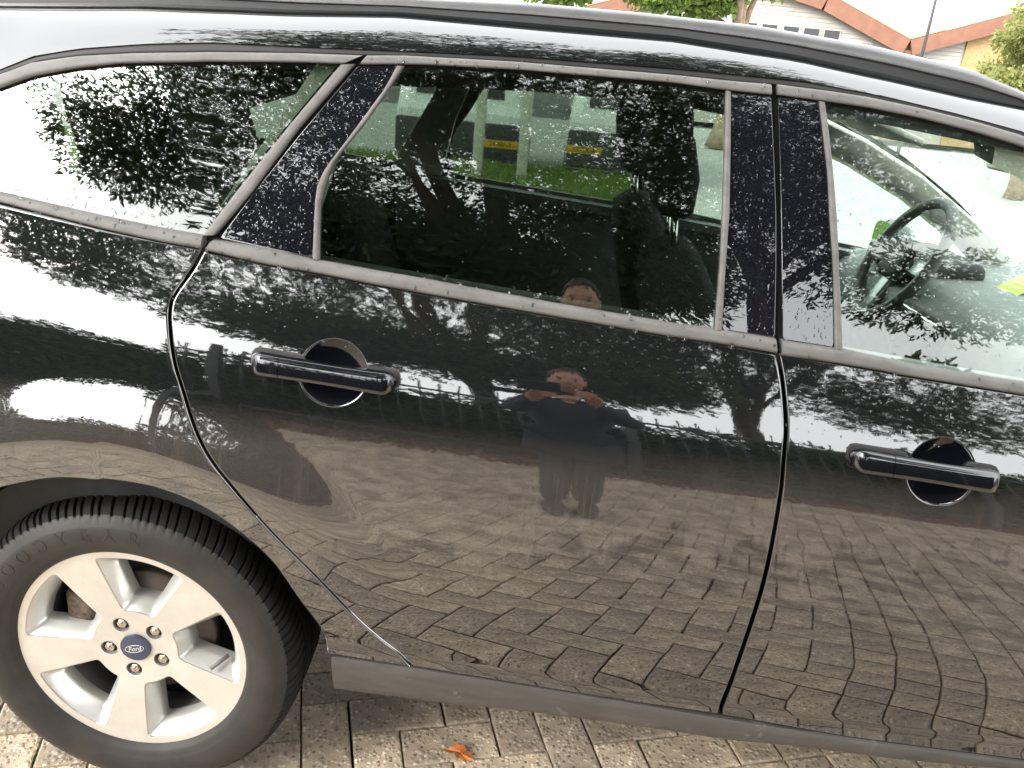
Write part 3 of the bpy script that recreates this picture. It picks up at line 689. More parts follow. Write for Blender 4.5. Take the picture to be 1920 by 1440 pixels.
# ---- door handles: bowl, moving bar and fixed key cap
def door_handle(door, bar, cut, bowl):
    root = epart('door_handle', door)
    # the bowl behind the bar
    V, F_, nr, na = [], [], 9, 48
    for i in range(nr+1):
        f = i/nr; a = np.linspace(0, 2*np.pi, na, endpoint=False); rr = HR*(1-f*.985); dp = .021*(1-(1-f)**2)
        for t in a:
            x, z = bowl[0]+rr*math.cos(t), bowl[1]+rr*.93*math.sin(t); V.append((x, float(B(x, z))+.003+dp, z))
    for i in range(nr):
        for j in range(na): F_.append((i*na+j, (i+1)*na+j, (i+1)*na+(j+1) % na, i*na+(j+1) % na))
    F_.append(tuple(nr*na+j for j in range(na)))
    me = mk('handle_bowl', V, F_, True); bm = bmesh.new(); bm.from_mesh(me); bmesh.ops.recalc_face_normals(bm, faces=bm.faces)
    if sum(f.normal.y for f in bm.faces) > 0: bmesh.ops.reverse_faces(bm, faces=bm.faces)
    bm.to_mesh(me); bm.free(); put('handle_bowl', me, root, M['bowl'])
    (xa, za), (xb, zb), hh = bar
    def loft(name, x0, x1, ends):
        n, k = 26, 18; V = []
        for i in range(n):
            f = i/(n-1); x = x0+(x1-x0)*f; u = (x-xa)/(xb-xa); zc = za+(zb-za)*u+.0015*math.sin(math.pi*u)
            e = 1.0
            for xe, on in ((x0, ends[0]), (x1, ends[1])):
                if on:
                    d = min(1, abs(x-xe)/.020); e *= math.sqrt(max(0.0, 1-(1-d)**2))
            e = max(e, .03); h = hh*(.5+.5*e)*(1-.10*math.sin(math.pi*u)) if e < 1 else hh*(1-.10*math.sin(math.pi*u))
            h *= e**.5
            yo = float(B(x, zc))-.004-.020*e*(1-.25*abs(2*u-1)**3); th = .010*e
            for j in range(k):
                a = 2*math.pi*j/k; c, s = math.cos(a), math.sin(a)
                sx = math.copysign(abs(c)**.42, c); sz = math.copysign(abs(s)**.62, s)
                V.append((x, yo+th*sx+.24*h*sz, zc+h*sz))
        fs = [(i*k+j, i*k+(j+1) % k, (i+1)*k+(j+1) % k, (i+1)*k+j) for i in range(n-1) for j in range(k)]+[tuple(range(k-1, -1, -1)), tuple((n-1)*k+j for j in range(k))]
        me = mk(name, V, fs, True); bm = bmesh.new(); bm.from_mesh(me); bmesh.ops.recalc_face_normals(bm, faces=bm.faces); bm.to_mesh(me); bm.free()
        me.set_sharp_from_angle(angle=R(50)); put(name, me, root, M['handle'])
    loft('key_cap', xa, cut-.0006, (True, False)); loft('handle_bar', cut+.0006, xb, (False, True))
    for x0, x1 in ((xa-.004, cut+.035), (xb-.055, xb+.004)):      # rubber feet
        u = lambda x: za+(zb-za)*(x-xa)/(xb-xa)
        panel('handle_gasket', rounded([(x0, u(x0)-hh+.004), (x1, u(x1)-hh+.004), (x1, u(x1)+hh), (x0, u(x0)+hh)], .015), B, M['rubber'], root, off=-.003, step=.02, roll=.002, skirt=.006)
M['handle'] = mat_simple('handle_paint', (.006, .006, .009), .04, 0, 1.85, nscale=5)
door_handle(rdoor, D['bar1'], D['bar1'][0][0]+.050, H1C)
door_handle(fdoor, D['bar2'], D['bar2'][0][0]+.062, H2C)

# ---- wheels
def text_mesh(name, body, size, extrude, shear=0.):
    cu = bpy.data.curves.new(name, 'FONT'); cu.body = body; cu.size = size; cu.extrude = extrude; cu.shear = shear; cu.align_x = 'CENTER'; cu.align_y = 'CENTER'
    ob = bpy.data.objects.new(name, cu); COL.objects.link(ob); dg = bpy.context.evaluated_depsgraph_get()
    me = bpy.data.meshes.new_from_object(ob.evaluated_get(dg)); bpy.data.objects.remove(ob); bpy.data.curves.remove(cu); me.name = name; return me
RO = .2195
def rim_y(r):     # face of the wheel, in from the lip
    return np.interp(r, [0, .035, .075, .12, .17, .200, .2195], [.020, .020, .017, .012, .008, .006, .0035])
def build_wheel(parent, loc, mir=False, detail=True):
    root = epart('wheel', parent, loc)
    if mir: root.scale = (1, -1, 1)
    # tyre: revolved profile with shoulder grooves
    prof = [(.008, .2150), (.002, .2185), (-.004, .2225), (-.0065, .2265), (-.0075, .2275), (-.0098, .2350), (-.0135, .2420), (-.0140, .2432), (-.0175, .2560), (-.0185, .2680), (-.0165, .2790), (-.0160, .2800), (-.0120, .2890), (-.0085, .2945), (-.0050, .2985), (.0040, .3060), (.0130, .3105), (.0300, .3138), (.0500, .3152), (.0504, .308), (.0600, .308), (.0604, .3158), (.0900, .3160), (.0904, .308), (.1000, .308), (.1004, .3160), (.1700, .3138), (.1950, .3060), (.2020, .2930), (.2050, .2600), (.1980, .2250)]
    na = 580; a = np.linspace(0, 2*np.pi, na, endpoint=False); V = []; k = np.arange(na)
    _r = random.Random(9); gro = np.zeros(na, bool); _p = 0
    while _p < na-3: gro[_p] = True; _p += _r.choice((4, 5, 5, 6, 7))
    for i, (y, r) in enumerate(prof):
        dr = np.zeros(na); dy = np.zeros(na)
        if 14 <= i <= 18 or 26 <= i <= 27: dr = np.where(gro, -.0065 if i > 14 else -.003, 0.)
        if 13 <= i <= 14: dy = np.where(gro, .0022, 0.)
        sk = .10*max(0., (y+.012))/.06
        rr = r+dr; V.append(np.stack([rr*np.cos(a+sk*.6), np.full(na, y)+dy, rr*np.sin(a+sk*.6)], 1))
    V = np.concatenate(V); n = len(prof); I, J = np.meshgrid(np.arange(n-1), np.arange(na), indexing='ij')
    Fq = np.stack([I*na+J, I*na+(J+1) % na, (I+1)*na+(J+1) % na, (I+1)*na+J], -1).reshape(-1, 4)
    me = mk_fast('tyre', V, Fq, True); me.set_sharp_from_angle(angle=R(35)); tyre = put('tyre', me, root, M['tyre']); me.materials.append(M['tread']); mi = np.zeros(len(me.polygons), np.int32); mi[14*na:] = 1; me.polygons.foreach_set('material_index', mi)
    if detail:
        parts = []
        for k_, ch in enumerate('GOODYEAR'):
            tm = text_mesh('letter', ch, .036, .0022); an = R(150-(k_)*9.6)
            Rm = Matrix.Rotation(0, 4, 'X')
            rr = .2630; cx, cz = rr*math.cos(an), rr*math.sin(an); tx, tz = math.sin(an), -math.cos(an)   # tangent, clockwise reading
            vs_ = np.array([v.co[:] for v in tm.vertices]); fs_ = [tuple(p.vertices) for p in tm.polygons]
            X = cx+tx*vs_[:, 0]+math.cos(an)*vs_[:, 1]; Z = cz+tz*vs_[:, 0]+math.sin(an)*vs_[:, 1]; rv = np.hypot(X, Z)
            Y = np.interp(rv, [q[1] for q in prof[6:16]], [q[0] for q in prof[6:16]])+.0014-vs_[:, 2]
            put('sidewall_letter', mk('sidewall_letter', np.stack([X, Y, Z], 1), fs_, False), root, M['lettering']); bpy.data.meshes.remove(tm)
    # rim: face with five windows
    face_w, hole_w = [], []
    def window(rin, rout, hin, hout, rad, c):
        P = []
        for t in np.linspace(-hout, hout, 13): P.append((rout*math.cos(R(c+t)), rout*math.sin(R(c+t))))
        for t in np.linspace(hin, -hin, 5): P.append((rin*math.cos(R(c+t)), rin*math.sin(R(c+t))))
        return rounded(P, rad)
    for w in range(5):
        c = 82+72*w
        face_w.append(window(.083, .2035, 19.5, 23.5, .014, c)); hole_w.append(window(.099, .183, 13.0, 17.0, .014, c))
    def facefn(x, z): return rim_y(np.hypot(x, z))
    outl = arc(0, 0, RO, 0, 360, 181)[:-1]
    nuts = [(.054*math.cos(R(118+72*w)), .054*math.sin(R(118+72*w))) for w in range(5)]
    holes = [circle(x, z, .0145, .0145, 28) for x, z in nuts]
    panel('rim', outl, facefn, M['alloy'], root, step=.008, roll=.0020, skirt=.03, holes=[resample(np.vstack([f, f[:1]]), step=.006)[:-1] for f in face_w]+holes)
    vf = []
    for f, h in zip(face_w, hole_w):
        n = 96; A = resample(np.vstack([f, f[:1]]), n+1)[:-1]; H = resample(np.vstack([h, h[:1]]), n+1)[:-1]
        rings = []
        for t in (0, .12, .5, .88, 1.0, 1.0):
            P = A*(1-t)+H*t; y = rim_y(np.hypot(A[:, 0], A[:, 1]))+.002; dep = {0: 0, .12: .002, .5: .013, .88: .026, 1.0: .032}[t]
            rings.append(np.stack([P[:, 0], y+dep, P[:, 1]], 1))
        rings[-1] = rings[-1]+np.array([0, .02, 0]); V = np.concatenate(rings)
        me = mk('spoke_flank', V, [(i*n+j, (i+1)*n+j, (i+1)*n+(j+1) % n, i*n+(j+1) % n) for i in range(len(rings)-1) for j in range(n)], True)
        put('spoke_flank', me, root, M['alloy_flank']); me.set_sharp_from_angle(angle=R(40))
    # barrel behind the spokes
    pb = [(.03, .2150), (.035, .200), (.05, .190), (.12, .188), (.17, .195), (.19, .215)]; na = 96; a = np.linspace(0, 2*np.pi, na, endpoint=False)
    V = np.concatenate([np.stack([r*np.cos(a), np.full(na, y), r*np.sin(a)], 1) for y, r in pb]); n = len(pb)
    I, J = np.meshgrid(np.arange(n-1), np.arange(na), indexing='ij'); Fq = np.stack([I*na+J, (I+1)*na+J, (I+1)*na+(J+1) % na, I*na+(J+1) % na], -1).reshape(-1, 4)
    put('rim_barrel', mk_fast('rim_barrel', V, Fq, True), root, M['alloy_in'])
    if not detail: return root
    # cap with oval badge
    V, F_ = [], []
    pr = [(.022, .0290), (.0165, .0290), (.0150, .0282), (.0145, .0272), (.0148, .0266), (.0135, .020), (.0128, .010), (.0125, .0001)]; na = 48; a = np.linspace(0, 2*np.pi, na, endpoint=False)
    for y, r in pr: V += [(r*math.cos(t), y, r*math.sin(t)) for t in a]
    for i in range(len(pr)-1):
        for j in range(na): F_.append((i*na+j, i*na+(j+1) % na, (i+1)*na+(j+1) % na, (i+1)*na+j))
    me = mk('centre_cap', V, F_, True); bm = bmesh.new(); bm.from_mesh(me); bmesh.ops.recalc_face_normals(bm, faces=bm.faces)
    bm.to_mesh(me); bm.free(); me.set_sharp_from_angle(angle=R(35)); capo = put('centre_cap', me, root, M['cap'])
    ring = [(.0185*math.cos(t)*1., .0078*math.sin(t)) for t in np.linspace(0, 2*np.pi, 41)]
    rot = R(14)
    def bd(u, v, y): c, s = math.cos(rot), math.sin(rot); return (u*c-v*s, y, u*s+v*c)
    V, F_ = tube_vf([bd(u, v, .0128) for u, v in ring], .0005, 6, False)
    tm = text_mesh('script', 'Ford', .0135, .0004, .35); vs_ = np.array([v.co[:] for v in tm.vertices]); fs_ = [tuple(p.vertices) for p in tm.polygons]
    tv = np.array([bd(x, z, .0126-w) for x, z, w in vs_]); bpy.data.meshes.remove(tm)
    put('cap_badge', mk('cap_badge', *join_vf([(V, F_), (tv, fs_)]), False), root, M['badge'])
    for x, z in nuts:
        vf = []
        rs = [(.016, .0095), (.010, .0095), (.0085, .0080), (.0085, .0055), (.0065, .0030), (.0060, .0001)]
        n = 6; V = []; F_ = []
        for i, (y, r) in enumerate(rs):
            m = 24; aa = np.linspace(0, 2*np.pi, m, endpoint=False)
            hexr = r/np.cos((aa % (math.pi/3))-math.pi/6)*.93 if i < 3 else np.full(m, r)
            V += [(x+rr*math.cos(t), y+.012, z+rr*math.sin(t)) for rr, t in zip(hexr, aa)]
        for i in range(len(rs)-1):
            for j in range(24): F_.append((i*24+j, i*24+(j+1) % 24, (i+1)*24+(j+1) % 24, (i+1)*24+j))
        me = mk('wheel_nut', V, F_, True); bm = bmesh.new(); bm.from_mesh(me); bmesh.ops.recalc_face_normals(bm, faces=bm.faces)
        if sum(f.normal.y*f.calc_area() for f in bm.faces) > 0: bmesh.ops.reverse_faces(bm, faces=bm.faces)
        bm.to_mesh(me); bm.free(); me.set_sharp_from_angle(angle=R(30)); put('wheel_nut', me, root, M['nut'])
    # nut wells
    vf = []
    for x, z in nuts:
        aa = np.linspace(0, 2*np.pi, 28, endpoint=False)
        V = [(x+r*math.cos(t), y, z+r*math.sin(t)) for y, r in ((.018, .0150), (.022, .0135), (.036, .0120), (.036, .0002)) for t in aa]
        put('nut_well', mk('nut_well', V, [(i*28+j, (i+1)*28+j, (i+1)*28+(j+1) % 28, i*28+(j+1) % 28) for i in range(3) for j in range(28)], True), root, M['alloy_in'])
    # brake disc, caliper, valve
    aa = np.linspace(0, 2*np.pi, 72, endpoint=False)
    V = [(r*math.cos(t), y, r*math.sin(t)) for y, r in ((.095, .132), (.07, .132), (.07, .085), (.055, .080), (.045, .07), (.045, .001)) for t in aa]
    put('brake_disc', mk('brake_disc', V, [(i*72+j, (i+1)*72+j, (i+1)*72+(j+1) % 72, i*72+(j+1) % 72) for i in range(5) for j in range(72)], True), root, M['disc'])
    aa = np.linspace(0, 2*np.pi, 64, endpoint=False)
    put('splash_shield', mk('splash_shield', [(r*math.cos(t), .115, r*math.sin(t)) for r in (.19, .03) for t in aa], [(j, (j+1) % 64, 64+(j+1) % 64, 64+j) for j in range(64)], False), root, M['dark'])
    cal = bmesh.new(); box_bm(cal, (-.150, .05, -.015), (-.095, .12, .085), .012, 3); box_bm(cal, (-.162, .06, -.03), (-.125, .10, .02), .01, 3)
    put('brake_caliper', bm_mesh('brake_caliper', cal, True), root, M['caliper'])
    V, F_ = tube_vf([(.172, .035, -.008), (.160, .020, -.014), (.148, .006, -.020)], [.0042, .0042, .0036], 12)
    put('valve_stem', mk('valve_stem', V, F_, True), root, M['rubber_grey'])
    return root
M['lettering'] = mat_simple('raised_rubber', (.020, .018, .017), .5)
M['alloy_flank'] = mat_simple('silver_alloy_flank', (.66, .66, .63), .33, .55, nscale=20, namt=.06)
M['rubber_grey'] = mat_simple('valve_grey', (.16, .15, .14), .6)
build_wheel(car, (0, 0, .316))
build_wheel(car, (2.85, 0, .316), detail=False)
build_wheel(car, (0, 2*YC, .316), True, False); build_wheel(car, (2.85, 2*YC, .316), True, False)
# wheel arch liners
for cx in (0., 2.85):
    for mir in (False, True):
        a = np.radians(np.linspace(8, 176, 60)); V = []
        for y, r in ((.035, .376), (.05, .386), (.30, .386), (.30, .05)): V += [(cx+r*math.cos(t), y, .318+r*math.sin(t)) for t in a]
        fs = [(i*60+j, (i+1)*60+j, (i+1)*60+j+1, i*60+j+1) for i in range(3) for j in range(59)]
        if mir: V = [(x, 2*YC-y, z-.02) for x, y, z in V]
        put('arch_liner', mk('arch_liner', V, fs, True), car, M['dark'])
# underbody, rear end, bonnet, bumpers
box('underbody', (.42, .06, .24), (2.42, 2*YC-.06, .30), M['dark'], car)
box('underbody', (-.95, .32, .26), (.42, 2*YC-.32, .34), M['dark'], car)
def loft_sections(name, secs, mat, parent=car):
    n = len(secs[0]); V = [v for s in secs for v in s]; fs = [(i*n+j, (i+1)*n+j, (i+1)*n+j+1, i*n+j+1) for i in range(len(secs)-1) for j in range(n-1)]
    me = mk(name, V, fs, True); bm = bmesh.new(); bm.from_mesh(me); bmesh.ops.recalc_face_normals(bm, faces=bm.faces); bm.to_mesh(me); bm.free(); return put(name, me, parent, mat)
def row(x, y0, z, sag=.0, dx=0., n=13): return [(x+dx*(1-((t-.5)*2)**2), y0+(2*YC-2*y0)*t, z+sag*(1-((t-.5)*2)**2)-LEAN*t*.8) for t in np.linspace(0, 1, n)]
loft_sections('bonnet', [row(2.13, .10, .93, .07), row(2.5, .10, .885, .08), row(2.9, .12, .83, .08), row(3.25, .18, .745, .07), row(3.38, .24, .66, .05, .06)], M['paint'])
loft_sections('front_bumper', [row(3.38, .12, .66, 0, .10), row(3.46, .10, .55, 0, .12), row(3.46, .10, .35, 0, .12), row(3.36, .14, .22, 0, .10)], M['paint'])
bq = lambda x, z: float(B(x, z))
loft_sections('tailgate', [row(-.945, .34, 1.375, .03, -.02), row(-.99, .24, 1.25, .01, -.05), row(-1.01, bq(-.98, 1.12)+.02, 1.11, 0, -.07), row(-1.04, bq(-1.0, .9), .92, 0, -.08), row(-1.03, bq(-1.02, .66), .64, 0, -.07)], M['paint'])
for mir in (False, True):
    V = []
    for x in np.linspace(-.55, -.985, 9):
        zl = float(np.interp(x, [-.98, -.72, -.60, -.5], [1.10, 1.19, 1.172, 1.158]))-.004; zu = float(np.interp(x, SEAL[:, 0], SEAL[:, 1]))+.012
        y0_, y1_ = bq(x, zl)+.001, float(G(x, zu))-.001
        for t in (0, .35, .7, 1): V.append((x, y0_+(y1_-y0_)*t, zl+(zu-zl)*t+.012*math.sin(math.pi*t)))
    V = np.array(V); fs = [(i*4+j, i*4+j+1, (i+1)*4+j+1, (i+1)*4+j) for i in range(8) for j in range(3)]
    if mir: V, _ = mirror_vn(V, None); fs = [f[::-1] for f in fs]
    put('rear_pillar', mk('rear_pillar', V, fs, True), car, M['paint'])
loft_sections('rear_bumper', [row(-1.02, bq(-1.02, .64), .66, 0, -.10), row(-1.07, bq(-1.02, .60)+.005, .56, 0, -.10), row(-1.05, bq(-1., .5)+.02, .38, 0, -.09), row(-.92, .12, .30, 0, -.06)], M['paint'])

# ------------------------------------------------------------------ cabin
def inner(F, d): return lambda x, z: F(x, z)+d
for mir in (False, True):
    panel('door_card', [(.14, 1.06), (1.0, 1.005), (2.0, .925), (2.0, .36), (.55, .36), (.42, .60), (.14, .80)], inner(B, .075), M['cab_grey'], car, step=.06, roll=0, skirt=0, mir=mir)
    panel('door_card', [(-.95, 1.15), (.14, 1.06), (.14, .80), (.42, .60), (.55, .36), (-.95, .45)], inner(B, .085), M['cab_dark'], car, step=.06, roll=0, skirt=0, mir=mir)
    strip('window_ledge', [(-.6, 1.15), (.14, 1.085), (1.05, 1.022), (2.05, .94)], [(-.6, 1.12), (.14, 1.055), (1.05, .99), (2.05, .91)], inner(G, .012), M['cab_grey'], car, bulge=.0, off=.0, depth=.085, mir=mir)
    # pillar trims seen from inside
    strip('pillar_trim', [(.40, 1.40), (.345, 1.27), (.30, 1.08)], [(.30, 1.39), (.22, 1.25), (.12, 1.08)], inner(G, .02), M['cab_pale'], car, bulge=0, off=0, depth=.035, mir=mir)
    strip('pillar_trim', [(1.10, 1.41), (1.135, 1.22), (1.16, 1.01)], [(.975, 1.41), (.99, 1.22), (1.0, 1.01)], inner(G, .02), M['cab_dark'], car, bulge=0, off=0, depth=.035, mir=mir)
    strip('header_trim', [(-.45, 1.30), (0., 1.40), (.6, 1.43), (1.05, 1.43), (1.45, 1.385)], [(-.45, 1.24), (0., 1.352), (.6, 1.385), (1.05, 1.385), (1.45, 1.345)], inner(G, .022), M['cab_dark'], car, bulge=0, off=0, depth=.05, mir=mir)
    # windscreen pillar trim: a wide pale bar
    P = np.array([(1.42, .265, 1.385), (1.62, .262, 1.315), (1.82, .250, 1.225), (2.02, .238, 1.105), (2.16, .225, 1.01)])
    V = []
    for q in P:
        for dy, dz in ((-.02, -.045), (-.01, .0), (.02, .035), (.08, .05), (.105, .035), (.05, -.035)): V.append((q[0], q[1]+dy, q[2]+dz-.02))
    V = np.array(V); fs = [(i*6+j, i*6+(j+1) % 6, (i+1)*6+(j+1) % 6, (i+1)*6+j) for i in range(4) for j in range(6)]
    if mir: V, _ = mirror_vn(V, None); fs = [f[::-1] for f in fs]
    put('pillar_trim', mk('pillar_trim', V, fs, True), car, M['cab_pale'])
loft_sections('headliner', [row(-.75, .30, 1.36, .03), row(-.2, .28, 1.405, .03), row(.5, .27, 1.435, .025), row(1.0, .27, 1.435, .025), row(1.42, .28, 1.40, .02)], M['headliner'] if 'headliner' in M else M['cab_dark'])
loft_sections('cabin_floor', [row(-.9, .1, .55), row(.3, .1, .55), row(.35, .1, .36), row(2.1, .1, .34), row(2.2, .1, .60)], M['cab_dark'])
ws = [row(1.44, .30, 1.415, .03, .04), row(1.72, .27, 1.295, .035, .06), row(2.0, .235, 1.15, .035, .09), row(2.22, .21, 1.0, .03, .12)]
loft_sections('windscreen', ws, M['glass_screen'])
loft_sections('dashboard', [row(1.70, .12, .62), row(1.66, .12, .80), row(1.68, .12, .92, .015), row(1.76, .12, .965, .02), row(2.0, .14, .975, .02), row(2.28, .18, .985, .02)], M['cab_grey'])
loft_sections('load_cover', [row(-.8, .14, 1.02), row(-.1, .14, 1.0), row(.0, .14, .93)], M['cab_dark'])
# instrument hood, vents and centre screen
bm = bmesh.new(); box_bm(bm, (1.70, 1.10, .93), (1.92, 1.46, 1.005), .03, 4); put('instrument_hood', bm_mesh('instrument_hood', bm, True), car, M['cab_dark'])
bm = bmesh.new(); box_bm(bm, (1.655, .74, .74), (1.70, .99, .92), .012, 3); put('centre_console', bm_mesh('centre_console', bm, True), car, M['cab_dark'])
for y in (.76, .88): box('air_vent', (1.648, y, .86), (1.66, y+.09, .91), M['chrome'], car, .004)
for y in (.77, .89): box('air_vent_core', (1.645, y, .868), (1.652, y+.07, .902), M['dark'], car)
# steering wheel
def steering():
    root = epart('steering_wheel', car, (1.71, 1.20, .985))
    root.rotation_euler = (0, R(26), 0)
    t = np.linspace(0, 2*np.pi, 49); V, F_ = tube_vf([(0, .185*math.cos(a), .185*math.sin(a)) for a in t], .0165, 12, False); put('wheel_rim', mk('wheel_rim', V, F_, True), root, M['steer'])
    bm = bmesh.new(); box_bm(bm, (-.02, -.075, -.065), (.03, .075, .055), .025, 4); put('airbag_hub', bm_mesh('airbag_hub', bm, True), root, M['cab_dark'])
    for y0, y1, z0, z1 in ((-.18, -.06, -.025, .025), (.06, .18, -.025, .025), (-.03, .03, -.18, -.05)):
        bm = bmesh.new(); box_bm(bm, (0, y0, z0), (.02, y1, z1), .008, 2); put('spoke', bm_mesh('spoke', bm, True), root, M['chrome_dull'])
    bm = bmesh.new(); box_bm(bm, (.02, -.03, -.04), (.20, .03, .03), .01, 2); put('column', bm_mesh('column', bm, True), root, M['cab_dark'])
M['steer'] = mat_simple('leather_rim', (.10, .105, .10), .45, nscale=60); M['chrome_dull'] = mat_simple('satin_spoke', (.35, .36, .36), .35, .8)
steering()
# seats
def seat(name, x, y, w, hx=0.):
    root = epart(name, car, (x, y, 0))
    def pad(nm, path, hw, th, mat):
        V, k = [], 16
        for (px, pz, dx, dz, sc) in path:
            for j in range(k):
                a = 2*math.pi*j/k; c, s = math.cos(a), math.sin(a); cc = math.copysign(abs(c)**.5, c); ss = math.copysign(abs(s)**.6, s)
                V.append((px+dx*th*ss*sc, hw*cc*min(1, sc*1.02), pz+dz*th*ss*sc))
        n = len(path); fs = [(i*k+j, i*k+(j+1) % k, (i+1)*k+(j+1) % k, (i+1)*k+j) for i in range(n-1) for j in range(k)]+[tuple(range(k-1, -1, -1)), tuple((n-1)*k+j for j in range(k))]
        me = mk(nm, V, fs, True); bm = bmesh.new(); bm.from_mesh(me); bmesh.ops.recalc_face_normals(bm, faces=bm.faces); bm.to_mesh(me); bm.free(); put(nm, me, root, mat)
    pad('backrest', [(0, .48, 1, .25, .7), (-.03, .58, 1, .25, 1), (-.09, .80, 1, .25, 1.05), (-.15, 1.0, 1, .25, .95), (-.17, 1.07, 1, .3, .7), (-.175, 1.095, 1, .3, .2)], w, .075, M['seat'])
    pad('cushion', [(-.03, .52, .1, 1, .8), (.1, .51, .1, 1, 1), (.4, .55, .1, 1, 1), (.5, .54, .1, 1, .6)], w, .07, M['seat'])
    hr = epart('headrest', root)
    def padh():
        V, k = [], 16
        for i, (px, pz, sc, th) in enumerate([(-.175, 1.150, .55, .020), (-.180, 1.165, .85, .040), (-.190, 1.23, 1., .05), (-.205, 1.30, .95, .045), (-.212, 1.335, .8, .03), (-.214, 1.348, .35, .01)]):
            for j in range(k):
                a = 2*math.pi*j/k; c, s = math.cos(a), math.sin(a); V.append((px+th*math.copysign(abs(s)**.7, s), .135*sc*math.copysign(abs(c)**.6, c), pz))
        fs = [(i*k+j, i*k+(j+1) % k, (i+1)*k+(j+1) % k, (i+1)*k+j) for i in range(5) for j in range(k)]+[tuple(range(k-1, -1, -1)), tuple(5*k+j for j in range(k))]
        me = mk('headrest', V, fs, True); bm = bmesh.new(); bm.from_mesh(me); bmesh.ops.recalc_face_normals(bm, faces=bm.faces); bm.to_mesh(me); bm.free(); return me
    put('headrest_pad', padh(), root, M['seat'])
    for s in (-1, 1):
        V, F_ = tube_vf([(-.165, s*.06, 1.05), (-.178, s*.06, 1.17)], .006, 8); put('headrest_post', mk('headrest_post', V, F_, True), root, M['chrome'])
    bpy.data.objects.remove(hr)
seat('front_seat', 1.12, .52, .235); seat('front_seat', 1.10, 1.26, .235)
seat('rear_seat', .22, .42, .22); seat('rear_seat', .20, 1.36, .22)
for y, sg in ((.235, 1), (2*YC-.235, -1)):
    P = [(1.04, y, 1.25), (1.03, y+sg*.03, 1.05), (1.02, y+sg*.045, .75), (1.05, y+sg*.03, .50)]; V = []
    for q in P: V += [(q[0]-.023, q[1], q[2]), (q[0]+.023, q[1]+.002, q[2])]
    put('seat_belt', mk('seat_belt', V, [(2*i, 2*i+1, 2*i+3, 2*i+2) for i in range(3)], True), car, M['cab_dark'])
# inner mirror / visor, far door mirror, card on the dash
bm = bmesh.new(); box_bm(bm, (1.83, .93, 1.262), (1.85, 1.12, 1.315), .012, 3); put('interior_mirror', bm_mesh('interior_mirror', bm, True), car, M['cab_pale'])
box('sun_visor', (1.46, 1.0, 1.355), (1.62, 1.42, 1.372), M['cab_pale'], car, .006, rot=Matrix.Translation((1.46, 0, 1.36)) @ Matrix.Rotation(R(18), 4, 'Y') @ Matrix.Translation((-1.46, 0, -1.36)))
def door_mirror(y0, sgn, dz):
    root = epart('door_mirror', car, (1.93, y0, .985+dz))
    bm = bmesh.new(); bmesh.ops.create_uvsphere(bm, u_segments=20, v_segments=12, radius=1)
    for v in bm.verts:
        v.co = Vector((v.co.x*.085*(1 if v.co.x > 0 else .35), sgn*(.12+v.co.y*.115), v.co.z*.078))
    bmesh.ops.recalc_face_normals(bm, faces=bm.faces); put('mirror_shell', bm_mesh('mirror_shell', bm, True), root, M['gloss'])
    aa = np.linspace(0, 2*np.pi, 32, endpoint=False)
    V = [(-.031, sgn*(.12+.100*math.copysign(abs(math.cos(t))**.6, math.cos(t))), .066*math.copysign(abs(math.sin(t))**.6, math.sin(t))) for t in aa]
    put('mirror_face', mk('mirror_face', V, [tuple(range(32))], False), root, M['mirror'])
    bm = bmesh.new(); box_bm(bm, (.0, sgn*.0-.02, -.07), (.06, sgn*.03+.02, -.03), .01, 2); put('mirror_arm', bm_mesh('mirror_arm', bm, True), root, M['gloss'])
door_mirror(2*YC-.07, 1, -LEAN+.0); door_mirror(.07, -1, 0)
box('card', (-.07, -.05, -.0008), (.07, .05, .0008), M['green_card'], None, label='yellow-green paper card lying on the dashboard', category='card', rot=None).matrix_world = Matrix.Translation((1.93, .98, .98)) @ Matrix.Rotation(R(-25), 4, 'Y') @ Matrix.Rotation(R(20), 4, 'Z')

# ------------------------------------------------------------------ rain drops on glass, covers, mouldings and shoulder
def fade_low(z0, z1): return lambda q: np.clip((q[:, 1]-z0)/(z1-z0), .12, 1)
drops('rain_drops', [(-.30, 1.27), (-.17, 1.315), (0., 1.35), (.32, 1.378), (.27, 1.30), (.14, 1.105), (-.04, 1.12), (-.30, 1.148)], G, quarter, 900, .0006, .0025, 1, off=.003)
drops('rain_drops', D['ap1'], G, rdoor, 700, .0005, .0016, 2, off=.001, stretch=1.6)
drops('rain_drops', D['ap2'], G, rdoor, 420, .0005, .0015, 3, off=.001, stretch=2.)
drops('rain_drops', D['ap3'], G, fdoor, 420, .0005, .0015, 4, off=.001, stretch=2.)
drops('rain_drops', g_rear, G, rdoor, 130, .0005, .0016, 5, off=.004)
drops('rain_drops', [q for q in g_front if q[0] < 1.7], G, fdoor, 260, .0005, .0018, 6, off=.004)
for nm, u, l, o, c, s in (('rb', D['rb_up'], D['rb_lo'], rdoor, 80, 7), ('fb', FB_UP[:6], FB_LO[:6], fdoor, 30, 8), ('qb', QB_UP[2:], QB_LO[2:], quarter, 60, 9), ('rt', D['rt_up'], D['rt_lo'], rdoor, 45, 10), ('ft', FT_UP[:6], FT_LO[:6], fdoor, 25, 11)):
    drops('rain_drops', np.vstack([u, np.asarray(l)[::-1]]), G, o, c, .0010, .0030, s, off=-.009 if nm[1] == 'b' else -.0065)
sh = lambda a, b: np.array([(x, float(np.interp(x, *np.array(ZB).T))-.004) for x in np.linspace(a, b, 12)]+[(x, float(np.interp(x, *np.array(ZB).T))-.10) for x in np.linspace(b, a, 12)])
up = lambda q: np.clip(1-(np.interp(q[:, 0], *np.array(ZB).T)-q[:, 1])/.08, .08, 1)
drops('rain_drops', sh(.16, 1.07), B, rdoor, 700, .0005, .0016, 12, clump=up)
